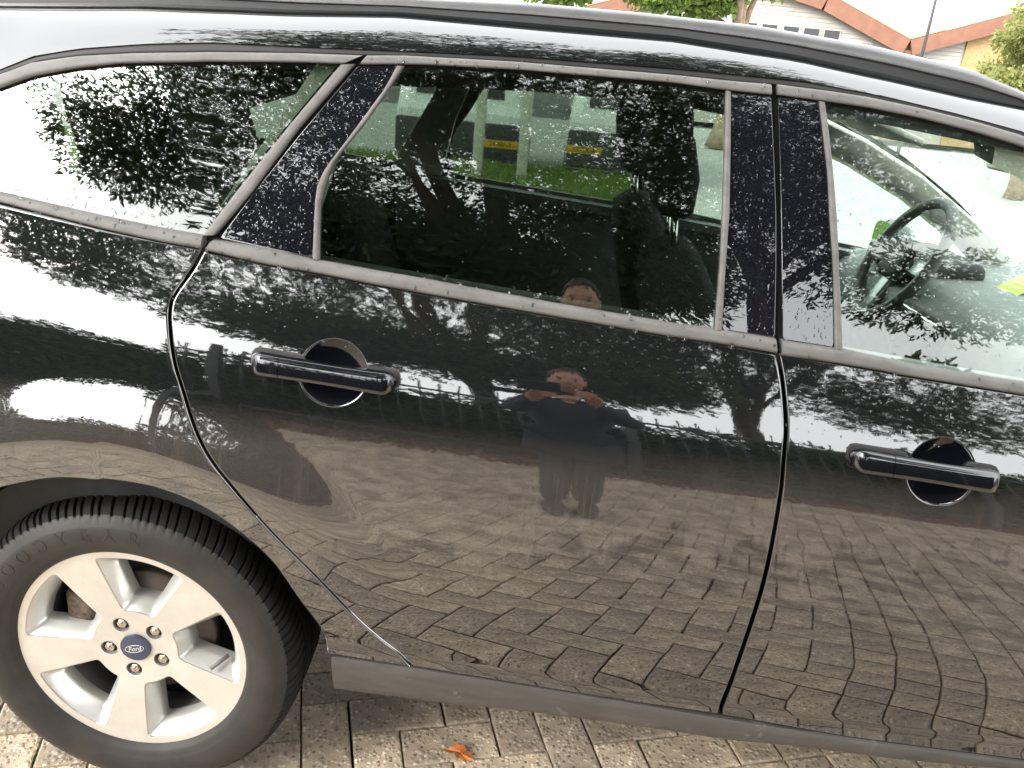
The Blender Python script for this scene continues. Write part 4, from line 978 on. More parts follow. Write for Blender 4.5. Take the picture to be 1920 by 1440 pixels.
drops('rain_drops', sh(1.10, 1.50), B, fdoor, 380, .0005, .0018, 13, clump=up)
drops('rain_drops', sh(-.25, .12), B, quarter, 320, .0005, .0018, 14, clump=up)

# ------------------------------------------------------------------ ground
def sheet(name, x0, x1, y0, y1, z, mat, **props):
    return put(name, mk(name, [(x0, y0, z), (x1, y0, z), (x1, y1, z), (x0, y1, z)], [(0, 1, 2, 3)], False), None, mat, **props)
ground = sheet('ground', -600, 600, -600, 600, -.30, M['asphalt'], kind='structure')
pavement = sheet('pavement', -14, 14, -3.35, 3.4, -.022, M['joint'], kind='structure')
sheet('soil_bed', -14, 14, -7.5, -3.35, -.012, M['soil'] if 'soil' in M else M['joint'], kind='structure')
put('grass_verge', mk('grass_verge', [(-40, 3.55, 0), (1.75, 3.55, 0), (1.75, 7.0, .04), (1.75, 9.6, .14), (1.75, 10.3, .10), (-40, 10.3, .10), (-40, 9.6, .14), (-40, 7.0, .04)], [(0, 1, 2, 7), (7, 2, 3, 6), (6, 3, 4, 5)], True), None, M['grass'], kind='structure')
sheet('forecourt', 1.75, 40, 3.55, 30, -.025, M['path'], kind='structure')
sheet('footpath', -40, 1.75, 10.3, 30, -.20, M['path'] if 'path' in M else M['asphalt'], kind='structure')
for i in range(14):
    x0 = -14+i*2
    box('kerb_stone', (x0+.004, 3.40, -.08), (x0+1.996, 3.55, .03), M['kerb'], pavement, .012)

# herringbone pavers, laid 17 degrees off the car's line; a straight bond takes over towards the front
TH = R(17.0); ORG = np.array([.376, .185]); U_ = np.array([math.cos(TH), math.sin(TH)]); W_ = np.array([-math.sin(TH), math.cos(TH)]); PW = .1058
def paver_mesh(lx, ly, seed):
    g = random.Random(seed); bm = bmesh.new(); box_bm(bm, (0, 0, -.06), (lx, ly, 0)); j = .0022
    for v in bm.verts:
        v.co.x += j if v.co.x < lx/2 else -j; v.co.y += j if v.co.y < ly/2 else -j
        v.co.x += g.uniform(-.0012, .0012); v.co.y += g.uniform(-.0012, .0012)
    top = [e for e in bm.edges if all(v.co.z > -.01 for v in e.verts)]
    bmesh.ops.bevel(bm, geom=top, offset=.005, segments=2, affect='EDGES', profile=.6)
    bmesh.ops.delete(bm, geom=[f for f in bm.faces if f.normal.z < -.9], context='FACES')
    me = bm_mesh('paver', bm, False); me.materials.append(M['paver']); return me
MH = [paver_mesh(2*PW, PW, s) for s in range(8)]; MV = [paver_mesh(PW, 2*PW, 20+s) for s in range(8)]; MS = [paver_mesh(PW, PW, 40+s) for s in range(3)]
cells = []
for a in range(-90, 110):
    for b in range(-60, 60):
        if (a+b) % 4 == 0: cells.append((a, b, 0))
        elif (a+b) % 4 == 2: cells.append((a, b, 1))
bound = lambda p: p[0]*math.cos(R(12))+p[1]*math.sin(R(12)) < 1.42
plist = []; taken = set()
okc = lambda c: -5.5 < c[0] < 6.5 and -3.30 < c[1] < 3.34
for a, b, k in cells:
    c = ORG+U_*(a+(1 if k == 0 else .5))*PW+W_*(b+(.5 if k == 0 else 1))*PW
    if okc(c) and bound(c): plist.append((ORG+U_*a*PW+W_*b*PW, k, c)); taken |= {(a, b), (a+1, b) if k == 0 else (a, b+1)}
for a in range(-40, 110):          # straight bond, half stones where the two meet
    for b in range(-60, 60):
        if (a, b) in taken or (b+a) % 2: continue
        o = ORG+U_*a*PW+W_*b*PW; c = o+U_*.5*PW+W_*PW
        if not okc(c) or bound(c-U_*.3): continue
        if (a, b+1) not in taken: plist.append((o, 1, c)); taken |= {(a, b), (a, b+1)}
for a in range(-40, 110):
    for b in range(-60, 60):
        o = ORG+U_*a*PW+W_*b*PW; c = o+(U_+W_)*.5*PW
        if (a, b) not in taken and okc(c): plist.append((o, 2, c)); taken.add((a, b))
def paver_matrix(o, rnd):
    return Matrix.Translation((o[0], o[1], rnd.uniform(-.004, .0015))) @ Matrix.Rotation(TH+rnd.uniform(-.006, .006), 4, 'Z') @ Matrix.Rotation(rnd.uniform(-.008, .008), 4, 'X') @ Matrix.Rotation(rnd.uniform(-.008, .008), 4, 'Y')
rnd = random.Random(3)
def weight(c): return abs(c[1]-.12)*1.0+abs(c[0]-.75)*.45+(.5 if c[1] > .5 else 0)
plist.sort(key=lambda q: weight(q[2]))
for o, k, c in plist[:290]:
    ob = put('paver', rnd.choice((MH, MV, MS)[k]), pavement); ob.matrix_local = paver_matrix(o, rnd)
VV, FF, of = [], [], 0
for o, k, c in plist[290:]:
    me = rnd.choice((MH, MV, MS)[k]); mt = paver_matrix(o, rnd)
    for v in me.vertices: VV.append(tuple(mt @ v.co))
    for p in me.polygons: FF.append(tuple(i+of for i in p.vertices))
    of += len(me.vertices)
put('paver_field', mk('paver_field', VV, FF, False), pavement, M['paver'], kind='stuff')

# moss tufts in the joints, dead leaf
def blades(name, pts, n, r, h, mat, seed, parent=None, **props):
    g = np.random.default_rng(seed); V, F_ = [], []
    for (x, y, z) in pts:
        for _ in range(n):
            a = g.random()*6.28; d = r*g.random()**.7; bx, by = x+d*math.cos(a), y+d*math.sin(a)*.5; t = g.random()*6.28; l = h*(.4+g.random()); w = l*.22; k = len(V)
            V += [(bx-w*math.sin(t), by+w*math.cos(t), z), (bx+w*math.sin(t), by-w*math.cos(t), z), (bx+l*.6*math.cos(t), by+l*.6*math.sin(t), z+l)]; F_.append((k, k+1, k+2))
    return put(name, mk(name, V, F_, False), parent, mat, **props)
mp = D['moss']
blades('moss_tuft', [(x, y, -.014) for x, y in mp], 60, .016, .010, M['moss'], 5, kind='stuff', label='small green moss tufts growing in the paving joints', category='moss')
lv = np.array([(0, 0), (.010, .006), (.016, .016), (.024, .012), (.030, .020), (.040, .012), (.052, .016), (.048, .004), (.062, -.002), (.046, -.008), (.050, -.018), (.036, -.012), (.026, -.020), (.020, -.010), (.008, -.012)])
V = [(x-.03, y, .004+.010*math.sin(x*90)*.6+.25*y*y*20) for x, y in lv]+[(-.048, -.004, .004)]; V.append((0, 0, .006)); n = len(lv)
F_ = [(i, (i+1) % n, n+1) for i in range(n)]+[(0, n-1, n)]
lf = put('fallen_leaf', mk('fallen_leaf', V, F_, False), None, M['orange_leaf'], label='crumpled orange autumn leaf lying on the pavers below the sill', category='leaf'); lf.location = (*D['leaf'], .003); lf.rotation_euler = (0, 0, R(-12)); lf.scale = (1.05, 1.05, 1.3)

# ------------------------------------------------------------------ vegetation
def leaf_mesh(name, C, dirs, size, mat_slots=1, seed=0, per=6, narrow=.32):
    """clusters of pointed leaves at points C, hanging along dirs"""
    g = np.random.default_rng(seed); n = len(C); k = n*per
    c = np.repeat(C, per, 0)+g.normal(0, size*.35, (k, 3)); d = np.repeat(dirs, per, 0)+g.normal(0, .75, (k, 3)); d /= np.linalg.norm(d, axis=1)[:, None]
    s = np.cross(d, g.normal(0, 1, (k, 3))); s /= np.linalg.norm(s, axis=1)[:, None]+1e-9
    l = size*(.6+.8*g.random(k))[:, None]; w = l*narrow*(.8+.4*g.random(k))[:, None]; up = np.cross(s, d)*l*.10
    V = np.stack([c, c+d*l*.45+s*w*.5+up, c+d*l, c+d*l*.45-s*w*.5+up], 1).reshape(-1, 3)
    F_ = np.stack([np.arange(k)*4+i for i in range(4)], 1)
    return mk_fast(name, V, F_)
def tree(name, base, h_trunk, r_trunk, centers, clump_r, n_per, leafsize, leafmat, barkmat, seed, label, group=None, per=6, lean=(0, 0), narrow=.32):
    g = np.random.default_rng(seed); base = np.array(base, float); root = empty(name, base, label=label, category='tree')
    if group: root['group'] = group
    top = np.array([lean[0], lean[1], h_trunk]); t = np.linspace(0, 1, 9)
    trunk = np.stack([top[0]*t+.06*np.sin(t*5+seed), top[1]*t+.06*np.cos(t*4+seed), h_trunk*t], 1); rad = r_trunk*(1-.45*t)*(1+.5*np.exp(-t*9))
    parts = [tube_vf(trunk, rad, 14)]; C_, D_ = [], []
    cen = np.asarray(centers, float)-base
    order = np.argsort(-np.linalg.norm(cen-top, axis=1)); main = set(order[::max(1, len(cen)//9)][:9].tolist()); nodes = [trunk[5:]]
    for i in sorted(range(len(cen)), key=lambda k: (k not in main, k)):
        c = cen[i]
        if i in main:
            s0 = trunk[g.integers(6, 9)]; mid = s0*.55+c*.45+g.normal(0, .5, 3)+np.array([0, 0, .5]); r0 = r_trunk*.42
        else:
            N_ = np.concatenate(nodes); s0 = N_[np.linalg.norm(N_-c, axis=1).argmin()]; mid = (s0+c)/2+g.normal(0, .22, 3); r0 = .022
        tt = np.linspace(0, 1, 9)[:, None]; P = (1-tt)**2*s0+2*tt*(1-tt)*mid+tt**2*c+.05*np.sin(tt*9+i)*np.array([1, .6, .4]); parts.append(tube_vf(P, np.linspace(r0, .010, 9), 6)); nodes.append(P[3:])
        m = int(n_per*(.6+.8*g.random())); q = g.normal(0, 1, (m, 3)); q /= np.linalg.norm(q, axis=1)[:, None]; q *= (clump_r*g.random(m)**.45)[:, None]*np.array([1.15, 1.0, .62])
        C_.append(c+q); dd = q/np.linalg.norm(q, axis=1)[:, None]+np.array([0, 0, -.35]); D_.append(dd)
        for _ in range(7):
            e = c+q[g.integers(0, m)]; mm = (c+e)/2+g.normal(0, .06, 3); parts.append(tube_vf([P[6], mm, e], [.012, .008, .004], 4))
    V, F_ = join_vf(parts); put('trunk', mk('trunk', V, F_, True), root, barkmat)
    put('crown', leaf_mesh('crown', np.concatenate(C_), np.concatenate(D_), leafsize, seed=seed, per=per, narrow=narrow), root, leafmat)
    return root
g0 = np.random.default_rng(11)
def blob_centers(c, r, n, seed, keep=None):
    g = np.random.default_rng(seed); out = []
    while len(out) < n:
        q = g.normal(0, 1, 3); q /= np.linalg.norm(q); p = np.array(c)+q*np.array(r)*g.random()**.35
        if keep is None or keep(p): out.append(p)
    return out
def keepA(p):
    d = -p[1]; el = math.degrees(math.atan2(p[2]-1.0, d)); az = math.degrees(math.atan2(p[0]-.6, d))
    lowlim = 22.5 if az > -22 else 22.5+(-22-az)*.55
    if az > 15: lowlim = 22.5+(az-15)*.75
    return el > lowlim and az > -43+max(0, 30-el)*.35
def canopy(n, seed):
    g = np.random.default_rng(seed); out = []
    while len(out) < n:
        p = np.array([-4.2+9.0*g.random(), -8.6+7.4*g.random(), 3.1+6.2*g.random()])
        d = -p[1]; el = math.degrees(math.atan2(p[2]-1.0, d))
        if d < 3.6 and p[2] < 4.6+.35*(3.6-d): continue
        if abs(p[0]-.3)/5.0+abs(d-5.2)/7.5+abs(p[2]-5.5)/9 > 1.15: continue
        if keepA(p): out.append(p)
    return out
def low_right(n, seed):      # thin low branches towards the front of the car
    g = np.random.default_rng(seed); out = []
    for _ in range(n):
        az, el, d = R(26+15*g.random()), R(21+9*g.random()), 5.2+1.4*g.random(); out.append(np.array([1.2+d*math.tan(az), -d, 1.05+d*math.tan(el)/math.cos(az)]))
    return out
def low_mid(n, seed):      # the low skirt of the crown
    g = np.random.default_rng(seed); out = []
    for _ in range(n):
        az, el, d = R(-27+43*g.random()), R(22+5*g.random()), 4.6+2.6*g.random(); out.append(np.array([.6+d*math.tan(az), -d, 1.0+d*math.tan(el)/math.cos(az)]))
    return out
def low_left(n, seed):
    g = np.random.default_rng(seed); out = []
    for _ in range(n):
        az, el, d = R(-42+13*g.random()), R(24+10*g.random()), 4.8+2.2*g.random(); out.append(np.array([.1+d*math.tan(az), -d, 1.05+d*math.tan(el)/math.cos(az)]))
    return out
def over(n, seed):
    g = np.random.default_rng(seed); return [np.array([-2.0+4.8*g.random(), -2.8+3.6*g.random(), 5.5+1.9*g.random()]) for _ in range(n)]
tree('broadleaf_tree', (.35, -6.6, -.02), 3.6, .24, canopy(165, 21)+low_mid(46, 25)+over(46, 23)+low_left(15, 26), .82, 128, .106, M['leaf_dark'], M['bark'], 31, 'large dark leafy tree behind the fence, mirrored in the rear windows', per=6)
tree('broadleaf_tree', (3.3, -6.4, -.02), 4.2, .20, blob_centers((5.0, -5.8, 7.4), (3.0, 2.8, 2.6), 44, 22, keepA)+low_right(12, 24), .8, 110, .11, M['leaf_dark'], M['bark'], 32, 'leafy tree with slim trunk, mirrored in the front door glass', per=6)

# fence behind the photographer
fence = empty('bar_fence', (2.0, -3.45, 0), label='grey steel bar fence mirrored in the black doors', category='fence')
V, F_ = tube_vf([(0, 0, .05), (0, 0, 1.98)], .009, 6); barme = mk('bar', V, F_, True); barme.materials.append(M['steel'])
for i in range(64):
    x = -3.51+i*.13
    b = put('bar', barme, fence); b.location = (x, 0, 0)
for z in (.22, 1.80): box('rail', (-3.55, -.02, z-.02), (4.8, .02, z+.02), M['steel'], fence)
for x in (-3.3, -.62, 1.65): box('post', (x-.04, .025, 0), (x+.04, .105, 2.02), M['steel'], fence, .006)
# hedge right behind it
def hedge(name, x0, x1, y0, y1, h, n, leaf, mat, seed, label):
    g = np.random.default_rng(seed); root = empty(name, ((x0+x1)/2, (y0+y1)/2, 0), label=label, category='hedge')
    X = x0+(x1-x0)*g.random(n); top = h*(.90+.07*np.sin(X*1.7+seed)+.05*np.sin(X*4.1)); Z = top*g.random(n)**.75; Y = np.where(g.random(n) < .55, y1-.18*g.random(n), y0+(y1-y0)*g.random(n))
    C = np.stack([X-(x0+x1)/2, Y-(y0+y1)/2, Z+.02], 1); d = np.stack([g.normal(0, .3, n), np.full(n, .6), g.normal(.2, .4, n)], 1)
    put('foliage', leaf_mesh('foliage', C, d, leaf, seed=seed, per=4, narrow=.5), root, mat)
    st = []
    for x in np.arange(x0+.2, x1, .45): st.append(tube_vf([(x-(x0+x1)/2, 0, 0), (x-(x0+x1)/2+.05, .02, h*.5), (x-(x0+x1)/2-.03, -.02, h*.85)], [.03, .022, .01], 6))
    V, F_ = join_vf(st); put('stem', mk('stem', V, F_, True), root, M['bark'])
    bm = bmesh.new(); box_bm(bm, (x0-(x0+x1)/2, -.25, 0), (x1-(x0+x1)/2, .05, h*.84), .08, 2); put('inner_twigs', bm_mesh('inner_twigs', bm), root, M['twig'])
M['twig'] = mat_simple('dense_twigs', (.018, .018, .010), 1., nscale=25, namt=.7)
hedge('hedge', -1.75, 7.6, -4.7, -3.75, 2.0, 11000, .075, M['leaf_mid'], 41, 'tall dense dark green hedge behind the bar fence')
hedge('hedge', -5.2, -1.8, -4.6, -3.7, 1.82, 4300, .07, M['leaf_mid'], 42, 'lower dark hedge at the left end of the fence, mirrored in the quarter panel')
hedge('tall_shrub', 3.7, 8.8, -7.0, -6.1, 3.05, 4200, .13, M['leaf_olive'], 43, 'tall olive green shrubs at the right end, mirrored low in the front door glass')
# leaf litter along the fence foot
g = np.random.default_rng(51); n = 2600; C = np.stack([-3+10.5*g.random(n), -3.22-.42*g.random(n)**1.4, .004+.02*g.random(n)], 1); d = np.stack([g.normal(0, 1, n), g.normal(0, 1, n), g.normal(0, .25, n)], 1)
put('leaf_litter', leaf_mesh('leaf_litter', C, d, .05, seed=52, per=2, narrow=.6), None, M['litter'], kind='stuff', label='brown dead leaves drifted along the foot of the fence', category='leaf litter')

# ------------------------------------------------------------------ vehicles parked around
def parked_van(loc, rotz, label, scale=1., plate='57-BF-3', group=None, py=0.):
    root = empty('parked_van', loc, label=label, category='van'); root.rotation_euler = (0, 0, rotz); root.scale = (scale,)*3
    if group: root['group'] = group
    # side profile (x = length, +x is the end that shows its plate), lofted over the width
    prof = [(2.05, .34), (2.08, .55), (2.06, .95), (1.98, 1.10), (1.80, 1.70), (1.70, 1.82), (1.40, 1.88), (-.9, 1.86), (-1.25, 1.72), (-1.75, 1.12), (-2.15, .98), (-2.28, .75), (-2.28, .40), (-2.1, .30), (1.9, .28)]
    ys = [(-.88, .965), (-.85, .985), (-.72, 1.), (.72, 1.), (.85, .985), (.88, .965)]; V = []; k = len(prof)
    for y, s in ys:
        for x, z in prof: V.append((x*s, y*(1-.10*max(0, z-1.0)), .28+(z-.28)*s))
    fs = [(i*k+j, i*k+(j+1) % k, (i+1)*k+(j+1) % k, (i+1)*k+j) for i in range(len(ys)-1) for j in range(k)]+[tuple(range(k-1, -1, -1)), tuple((len(ys)-1)*k+j for j in range(k))]
    me = mk('body', V, fs, False); bm = bmesh.new(); bm.from_mesh(me); bmesh.ops.recalc_face_normals(bm, faces=bm.faces); bm.to_mesh(me); bm.free(); put('body', me, root, M['white_paint'])
    def quad(nm, P, mat): put(nm, mk(nm, P, [(0, 1, 2, 3)], False), root, mat)
    quad('rear_window', [(1.975, -.62, 1.16), (1.975, .62, 1.16), (1.835, .58, 1.62), (1.835, -.58, 1.62)], M['window_dark'])
    quad('windscreen', [(-1.74, .68, 1.16), (-1.74, -.68, 1.16), (-1.30, -.62, 1.68), (-1.30, .62, 1.68)], M['window_dark'])
    for s in (-1, 1):
        quad('side_window', [(-1.5, s*.875, 1.12), (-.55, s*.875, 1.12), (-.6, s*.825, 1.62), (-1.15, s*.825, 1.62)], M['window_dark'])
        for x in (1.3, -1.4):
            bm = bmesh.new(); bmesh.ops.create_cone(bm, cap_ends=True, segments=28, radius1=.31, radius2=.31, depth=.20, matrix=Matrix.Translation((x, s*.80, .31)) @ Matrix.Rotation(R(90), 4, 'X')); bmesh.ops.bevel(bm, geom=[e for e in bm.edges if len(e.link_faces) == 2 and abs(e.calc_face_angle()) > 1], offset=.03, segments=2, affect='EDGES')
            w = put('wheel', bm_mesh('wheel', bm, True), root, M['tyre'])
            bm = bmesh.new(); bmesh.ops.create_cone(bm, cap_ends=True, segments=24, radius1=.20, radius2=.17, depth=.02, matrix=Matrix.Translation((x, s*.905, .31)) @ Matrix.Rotation(R(-90*s), 4, 'X')); put('wheel_trim', bm_mesh('wheel_trim', bm), w, M['alloy_in'])
    box('rear_bumper', (1.98, -.87, .32), (2.13, .87, .84), M['cab_dark'], root, .03)
    pl = box('number_plate', (2.131, py-.26, .52), (2.14, py+.26, .63), M['plate'], root, .004)
    tm = text_mesh('plate_text', plate, .10, .001); tm.transform(Matrix.Translation((2.1415, py, .575)) @ Matrix.Rotation(R(90), 4, 'Z') @ Matrix.Rotation(R(90), 4, 'X')); put('plate_text', tm, pl, M['plate_ink'])
    return root
parked_van((-.75, 12.9, -.2), R(-90), 'white van parked beyond the grass, left of the pale post', group='vans beyond the grass', py=.62)
parked_van((1.75, 13.3, -.2), R(-92), 'white van parked beyond the grass, right of the pale post', plate='13-TK-8', group='vans beyond the grass', py=-.62)
parked_van((-7.0, -4.4, 0), R(22), 'white parked van mirrored in the rear quarter panel', plate='36-XD-1')

g = np.random.default_rng(71); n = 9000; C = np.stack([-2.2+3.9*g.random(n), 6.6+3.6*g.random(n), np.zeros(n)], 1); C[:, 2] = np.interp(C[:, 1], [3.5, 7, 9.6, 10.3], [0, .04, .14, .10])
put('grass_blades', leaf_mesh('grass_blades', C, np.tile([0, 0, 1.6], (n, 1)), .09, seed=72, per=2, narrow=.14), None, M['leaf_grass'], kind='stuff', label='bright green grass blades on the verge behind the car', category='grass')
# pale posts on the verge
for x, lab in ((-.26, 'pale square post on the grass, left of the two seen through the rear door glass'), (.28, 'pale square post on the grass, nearer the headrest')):
    r = empty('verge_post', (x, 8.95, .08), label=lab, category='post', group='posts on the verge'); box('shaft', (-.06, -.06, 0), (.06, .06, 1.55), M['post'], r, .008); box('post_cap', (-.07, -.07, 1.55), (.07, .07, 1.58), M['steel'], r, .005)

# ------------------------------------------------------------------ background buildings
def gable_hall():
    root = empty('gabled_hall', (9, 37, 0), label='long cream-white clad hall with brown zigzag gable fascias', category='building'); o = np.array([9., 37., 0])
    ridge = [(1.0, 3.95), (5.4, 5.35), (8.2, 5.9), (11.0, 5.30), (14.62, 3.90), (19.0, 5.45), (23.5, 6.9)]
    wall = [(x, 0, -.1) for x in (1.0, 17.05)]
    P = [(1.0, -.1), (17.05, -.1), (17.05, 4.55), (14.62, 3.72)]+[(x, z-.18) for x, z in ridge[3::-1]]
    V = [(x-o[0], 0, z) for x, z in P]+[(x-o[0], 6, z) for x, z in P]; n = len(P)
    put('wall', mk('wall', V, [tuple(range(n)), tuple(range(2*n-1, n-1, -1))]+[(i, i+n, (i+1) % n+n, (i+1) % n) for i in range(n)], False), root, M['white_clad'])
    # lap boards
    for z in np.arange(2.5, 5.4, .16):
        segs = []
        a0, a1 = 1.2, 17.0
        zz = lambda x: np.interp(x, [q[0] for q in ridge], [q[1] for q in ridge])-.55
        xs_ = np.linspace(a0, a1, 160); ok = zz(xs_) > z; run = None
        for x, k in zip(list(xs_)+[99], list(ok)+[False]):
            if k and run is None: run = x
            if not k and run is not None:
                if x > run+.4 and x != 99: segs.append((run, x-.1))
                elif x == 99: segs.append((run, a1))
                run = None
        for s0, s1 in segs:
            bm = bmesh.new(); box_bm(bm, (s0-o[0], -.03, z), (s1-o[0], -.004, z+.145)); [setattr(v.co, 'y', -.012) for v in bm.verts if v.co.z > z+.1 and v.co.y < -.02]
            put('cladding_board', bm_mesh('cladding_board', bm), root, M['white_clad'])
    for (x0, z0), (x1, z1) in zip(ridge[:-1], ridge[1:]):
        a = math.atan2(z1-z0, x1-x0); L = math.hypot(x1-x0, z1-z0)
        box('fascia_board', (0, -.45, -.62), (L, -.30, 0), M['fascia'], root, rot=Matrix.Translation((x0-o[0], 0, z0)) @ Matrix.Rotation(-a, 4, 'Y'))
        box('roof_plane', (0, -.42, .0), (L, 9, .06), M['rooftile'], root, rot=Matrix.Translation((x0-o[0], 0, z0+.02)) @ Matrix.Rotation(-a, 4, 'Y'))
    box('downpipe_box', (14.40-o[0], -.34, -.1), (14.92-o[0], -.06, 3.5), M['fascia'], root)
    box('side_wall', (17.06-o[0], -.1, -.1), (24-o[0], 6, 4.6), M['tan_brick'], root)
    for x in (7.7, 8.55, 9.45, 10.3, 11.15):
        f = box('window', (x-o[0], -.07, 3.25), (x+.72-o[0], -.035, 4.05), M['white_clad'], root); box('pane', (x+.05-o[0], -.078, 3.3), (x+.67-o[0], -.071, 4.0), M['window_dark'], f)
    for x in (7.35, 9.3, 11.2, 13.2): box('corner_batten', (x-.05-o[0], -.06, 2.2), (x+.05-o[0], -.032, 4.0), M['white_clad'], root)
gable_hall()
tree('street_tree', (4.58, 20, 0), 3.4, .24, blob_centers((2.2, 19.5, 4.3), (3.0, 1.6, 1.35), 16, 61, lambda p: p[2] > 3.15 and not (p[0] > 4.3 and p[2] < 3.6))+blob_centers((5.6, 20, 4.9), (1.6, 1.5, .9), 5, 62)+[np.array(q) for q in ((2.45, 19.8, 3.3), (2.95, 19.7, 3.2), (3.45, 19.6, 3.15), (3.85, 19.7, 3.25), (.35, 20, 3.15), (-.1, 20, 3.2), (5.35, 19.9, 3.75))], .62, 160, .13, M['leaf_bright'], M['bark_pale'], 63, 'street tree with pale thick trunk in front of the white hall', per=5, narrow=.7)
tree('street_tree', (8.9, 14.5, 0), 1.6, .12, blob_centers((8.85, 14.5, 2.5), (1.0, 1.0, 1.3), 16, 64), .42, 150, .09, M['leaf_yellow'], M['bark_pale'], 65, 'yellow-green bushy tree at the right in front of the tan wall', per=5, narrow=.6)
lp = empty('lamp_post', (10.78, 25, 0), label='thin dark pole rising in front of the brown gable', category='pole')
V, F_ = tube_vf([(0, 0, 0), (0, 0, 3), (0, 0, 7.0)], [.06, .045, .035], 10); put('shaft', mk('shaft', V, F_, True), lp, M['steel'])
bm = bmesh.new(); box_bm(bm, (-.1, -.35, 6.95), (.1, .15, 7.05), .03, 2); put('lantern', bm_mesh('lantern', bm, True), lp, M['steel'])

# ------------------------------------------------------------------ the photographer
def skin_mesh(name, verts, edges, radii, sub=2, root=0):
    me = bpy.data.meshes.new(name); me.from_pydata(verts, edges, []); ob = bpy.data.objects.new(name, me); COL.objects.link(ob)
    ob.modifiers.new('s', 'SKIN'); sm_ = ob.modifiers.new('d', 'SUBSURF'); sm_.levels = sub; sm_.render_levels = sub
    for i, r in enumerate(radii):
        me.skin_vertices[0].data[i].radius = r if isinstance(r, tuple) else (r, r); me.skin_vertices[0].data[i].use_root = (i == root)
    dg = bpy.context.evaluated_depsgraph_get(); out = bpy.data.meshes.new_from_object(ob.evaluated_get(dg)); bpy.data.objects.remove(ob); out.name = name
    out.polygons.foreach_set('use_smooth', [True]*len(out.polygons)); return out
def person():
    bx, by = .90, -1.78
    root = empty('person', (bx, by, 0), label='person in dark navy jacket photographing with a phone, mirrored in the car', category='person')
    pts = {'pel': (0, -.18, .96, .15), 'wai': (0, -.13, 1.10, .13), 'che': (0, -.03, 1.32, .15), 'nec': (0, .03, 1.49, .07), 'nk2': (0, .055, 1.56, .078),
           'shr': (.17, .0, 1.44, .075), 'elr': (.225, .20, 1.24, .05), 'wrr': (.060, .44, 1.345, .03), 'shl': (-.17, .0, 1.44, .075), 'ell': (-.235, .20, 1.23, .05), 'wrl': (-.165, .44, 1.315, .03),
           'hir': (.080, -.19, .90, .105), 'knr': (.078, -.22, .50, .085), 'anr': (.072, -.30, .05, .066), 'hil': (-.080, -.19, .90, .105), 'knl': (-.078, -.21, .50, .085), 'anl': (-.074, -.28, .05, .066)}
    ed = [('pel', 'wai'), ('wai', 'che'), ('che', 'nec'), ('nec', 'nk2'), ('che', 'shr'), ('shr', 'elr'), ('elr', 'wrr'), ('che', 'shl'), ('shl', 'ell'), ('ell', 'wrl'), ('pel', 'hir'), ('hir', 'knr'), ('knr', 'anr'), ('pel', 'hil'), ('hil', 'knl'), ('knl', 'anl')]
    def make(nm, keys, grow_, mat, par=root):
        ks = [k for k in pts if k in keys]; me = skin_mesh(nm, [pts[k][:3] for k in ks], [(ks.index(a), ks.index(b)) for a, b in ed if a in ks and b in ks], [pts[k][3]*grow_ for k in ks]); return put(nm, me, par, mat)
    body = make('body', list(pts), .70, M['skin'])
    make('jacket', ['pel', 'wai', 'che', 'nec', 'shr', 'elr', 'wrr', 'shl', 'ell', 'wrl'], 1.15, M['navy'])
    make('trousers', ['pel', 'hir', 'knr', 'anr', 'hil', 'knl', 'anl'], 1.10, M['denim'])
    V, F_ = [], []; nk = 28
    for z, rx, ry, y in ((1.06, .185, .145, -.13), (.92, .205, .165, -.165), (.75, .215, .170, -.19), (.58, .222, .172, -.21), (.50, .222, .170, -.215), (.50, .205, .150, -.215)):
        for q in range(nk):
            a_ = 2*math.pi*q/nk; w_ = 1+.05*math.sin(a_*5+z*7)*(1.1-z); V.append((rx*w_*math.cos(a_), y+ry*w_*math.sin(a_), z+.012*math.sin(a_*3)))
    for i in range(5):
        for q in range(nk): F_.append((i*nk+q, i*nk+(q+1) % nk, (i+1)*nk+(q+1) % nk, (i+1)*nk+q))
    put('coat_skirt', mk('coat_skirt', V, F_, True), root, M['navy'])
    for x, y in ((.078, -.30), (-.080, -.28)):
        bm = bmesh.new(); bmesh.ops.create_uvsphere(bm, u_segments=16, v_segments=10, radius=1)
        for v in bm.verts: v.co = Vector((x+v.co.x*.05*(1-.15*v.co.y), y+.06+v.co.y*.145, max(0, .032+v.co.z*.042+(-.014 if v.co.y > .3 else 0))))
        put('shoe', bm_mesh('shoe', bm, True), root, M['shoe'])
    # head tilted down towards the phone
    hd = epart('head', root, (0, .075, 1.565)); hd.rotation_euler = (R(-17), 0, R(6))
    bm = bmesh.new(); bmesh.ops.create_uvsphere(bm, u_segments=40, v_segments=28, radius=1)
    for v in bm.verts:
        x, y, z = v.co; fx = 1-.22*max(0, -z)**1.5; X = x*.076*fx; Y = y*.096*(1-.10*max(0, -z)); Z = .125+z*.118
        if y > 0:
            face = math.exp(-(x/.55)**2)
            Y += .007*math.exp(-((z+.78)/.16)**2)*math.exp(-(x/.35)**2)      # chin
            Y += .020*math.exp(-((z+.22)/.15)**2)*math.exp(-(x/.16)**2)+.010*math.exp(-((z+.02)/.22)**2)*math.exp(-(x/.13)**2)   # nose
            Y += .005*math.exp(-((z+.50)/.07)**2)*math.exp(-(x/.30)**2)      # lips
            Y -= .008*math.exp(-((z-.04)/.10)**2)*math.exp(-((abs(x)-.40)/.16)**2)    # eye sockets
            Y += .005*math.exp(-((z-.20)/.07)**2)*math.exp(-((abs(x)-.35)/.30)**2)    # brow
        v.co = Vector((X, Y, Z))
    put('face', bm_mesh('face', bm, True), hd, M['skin'])
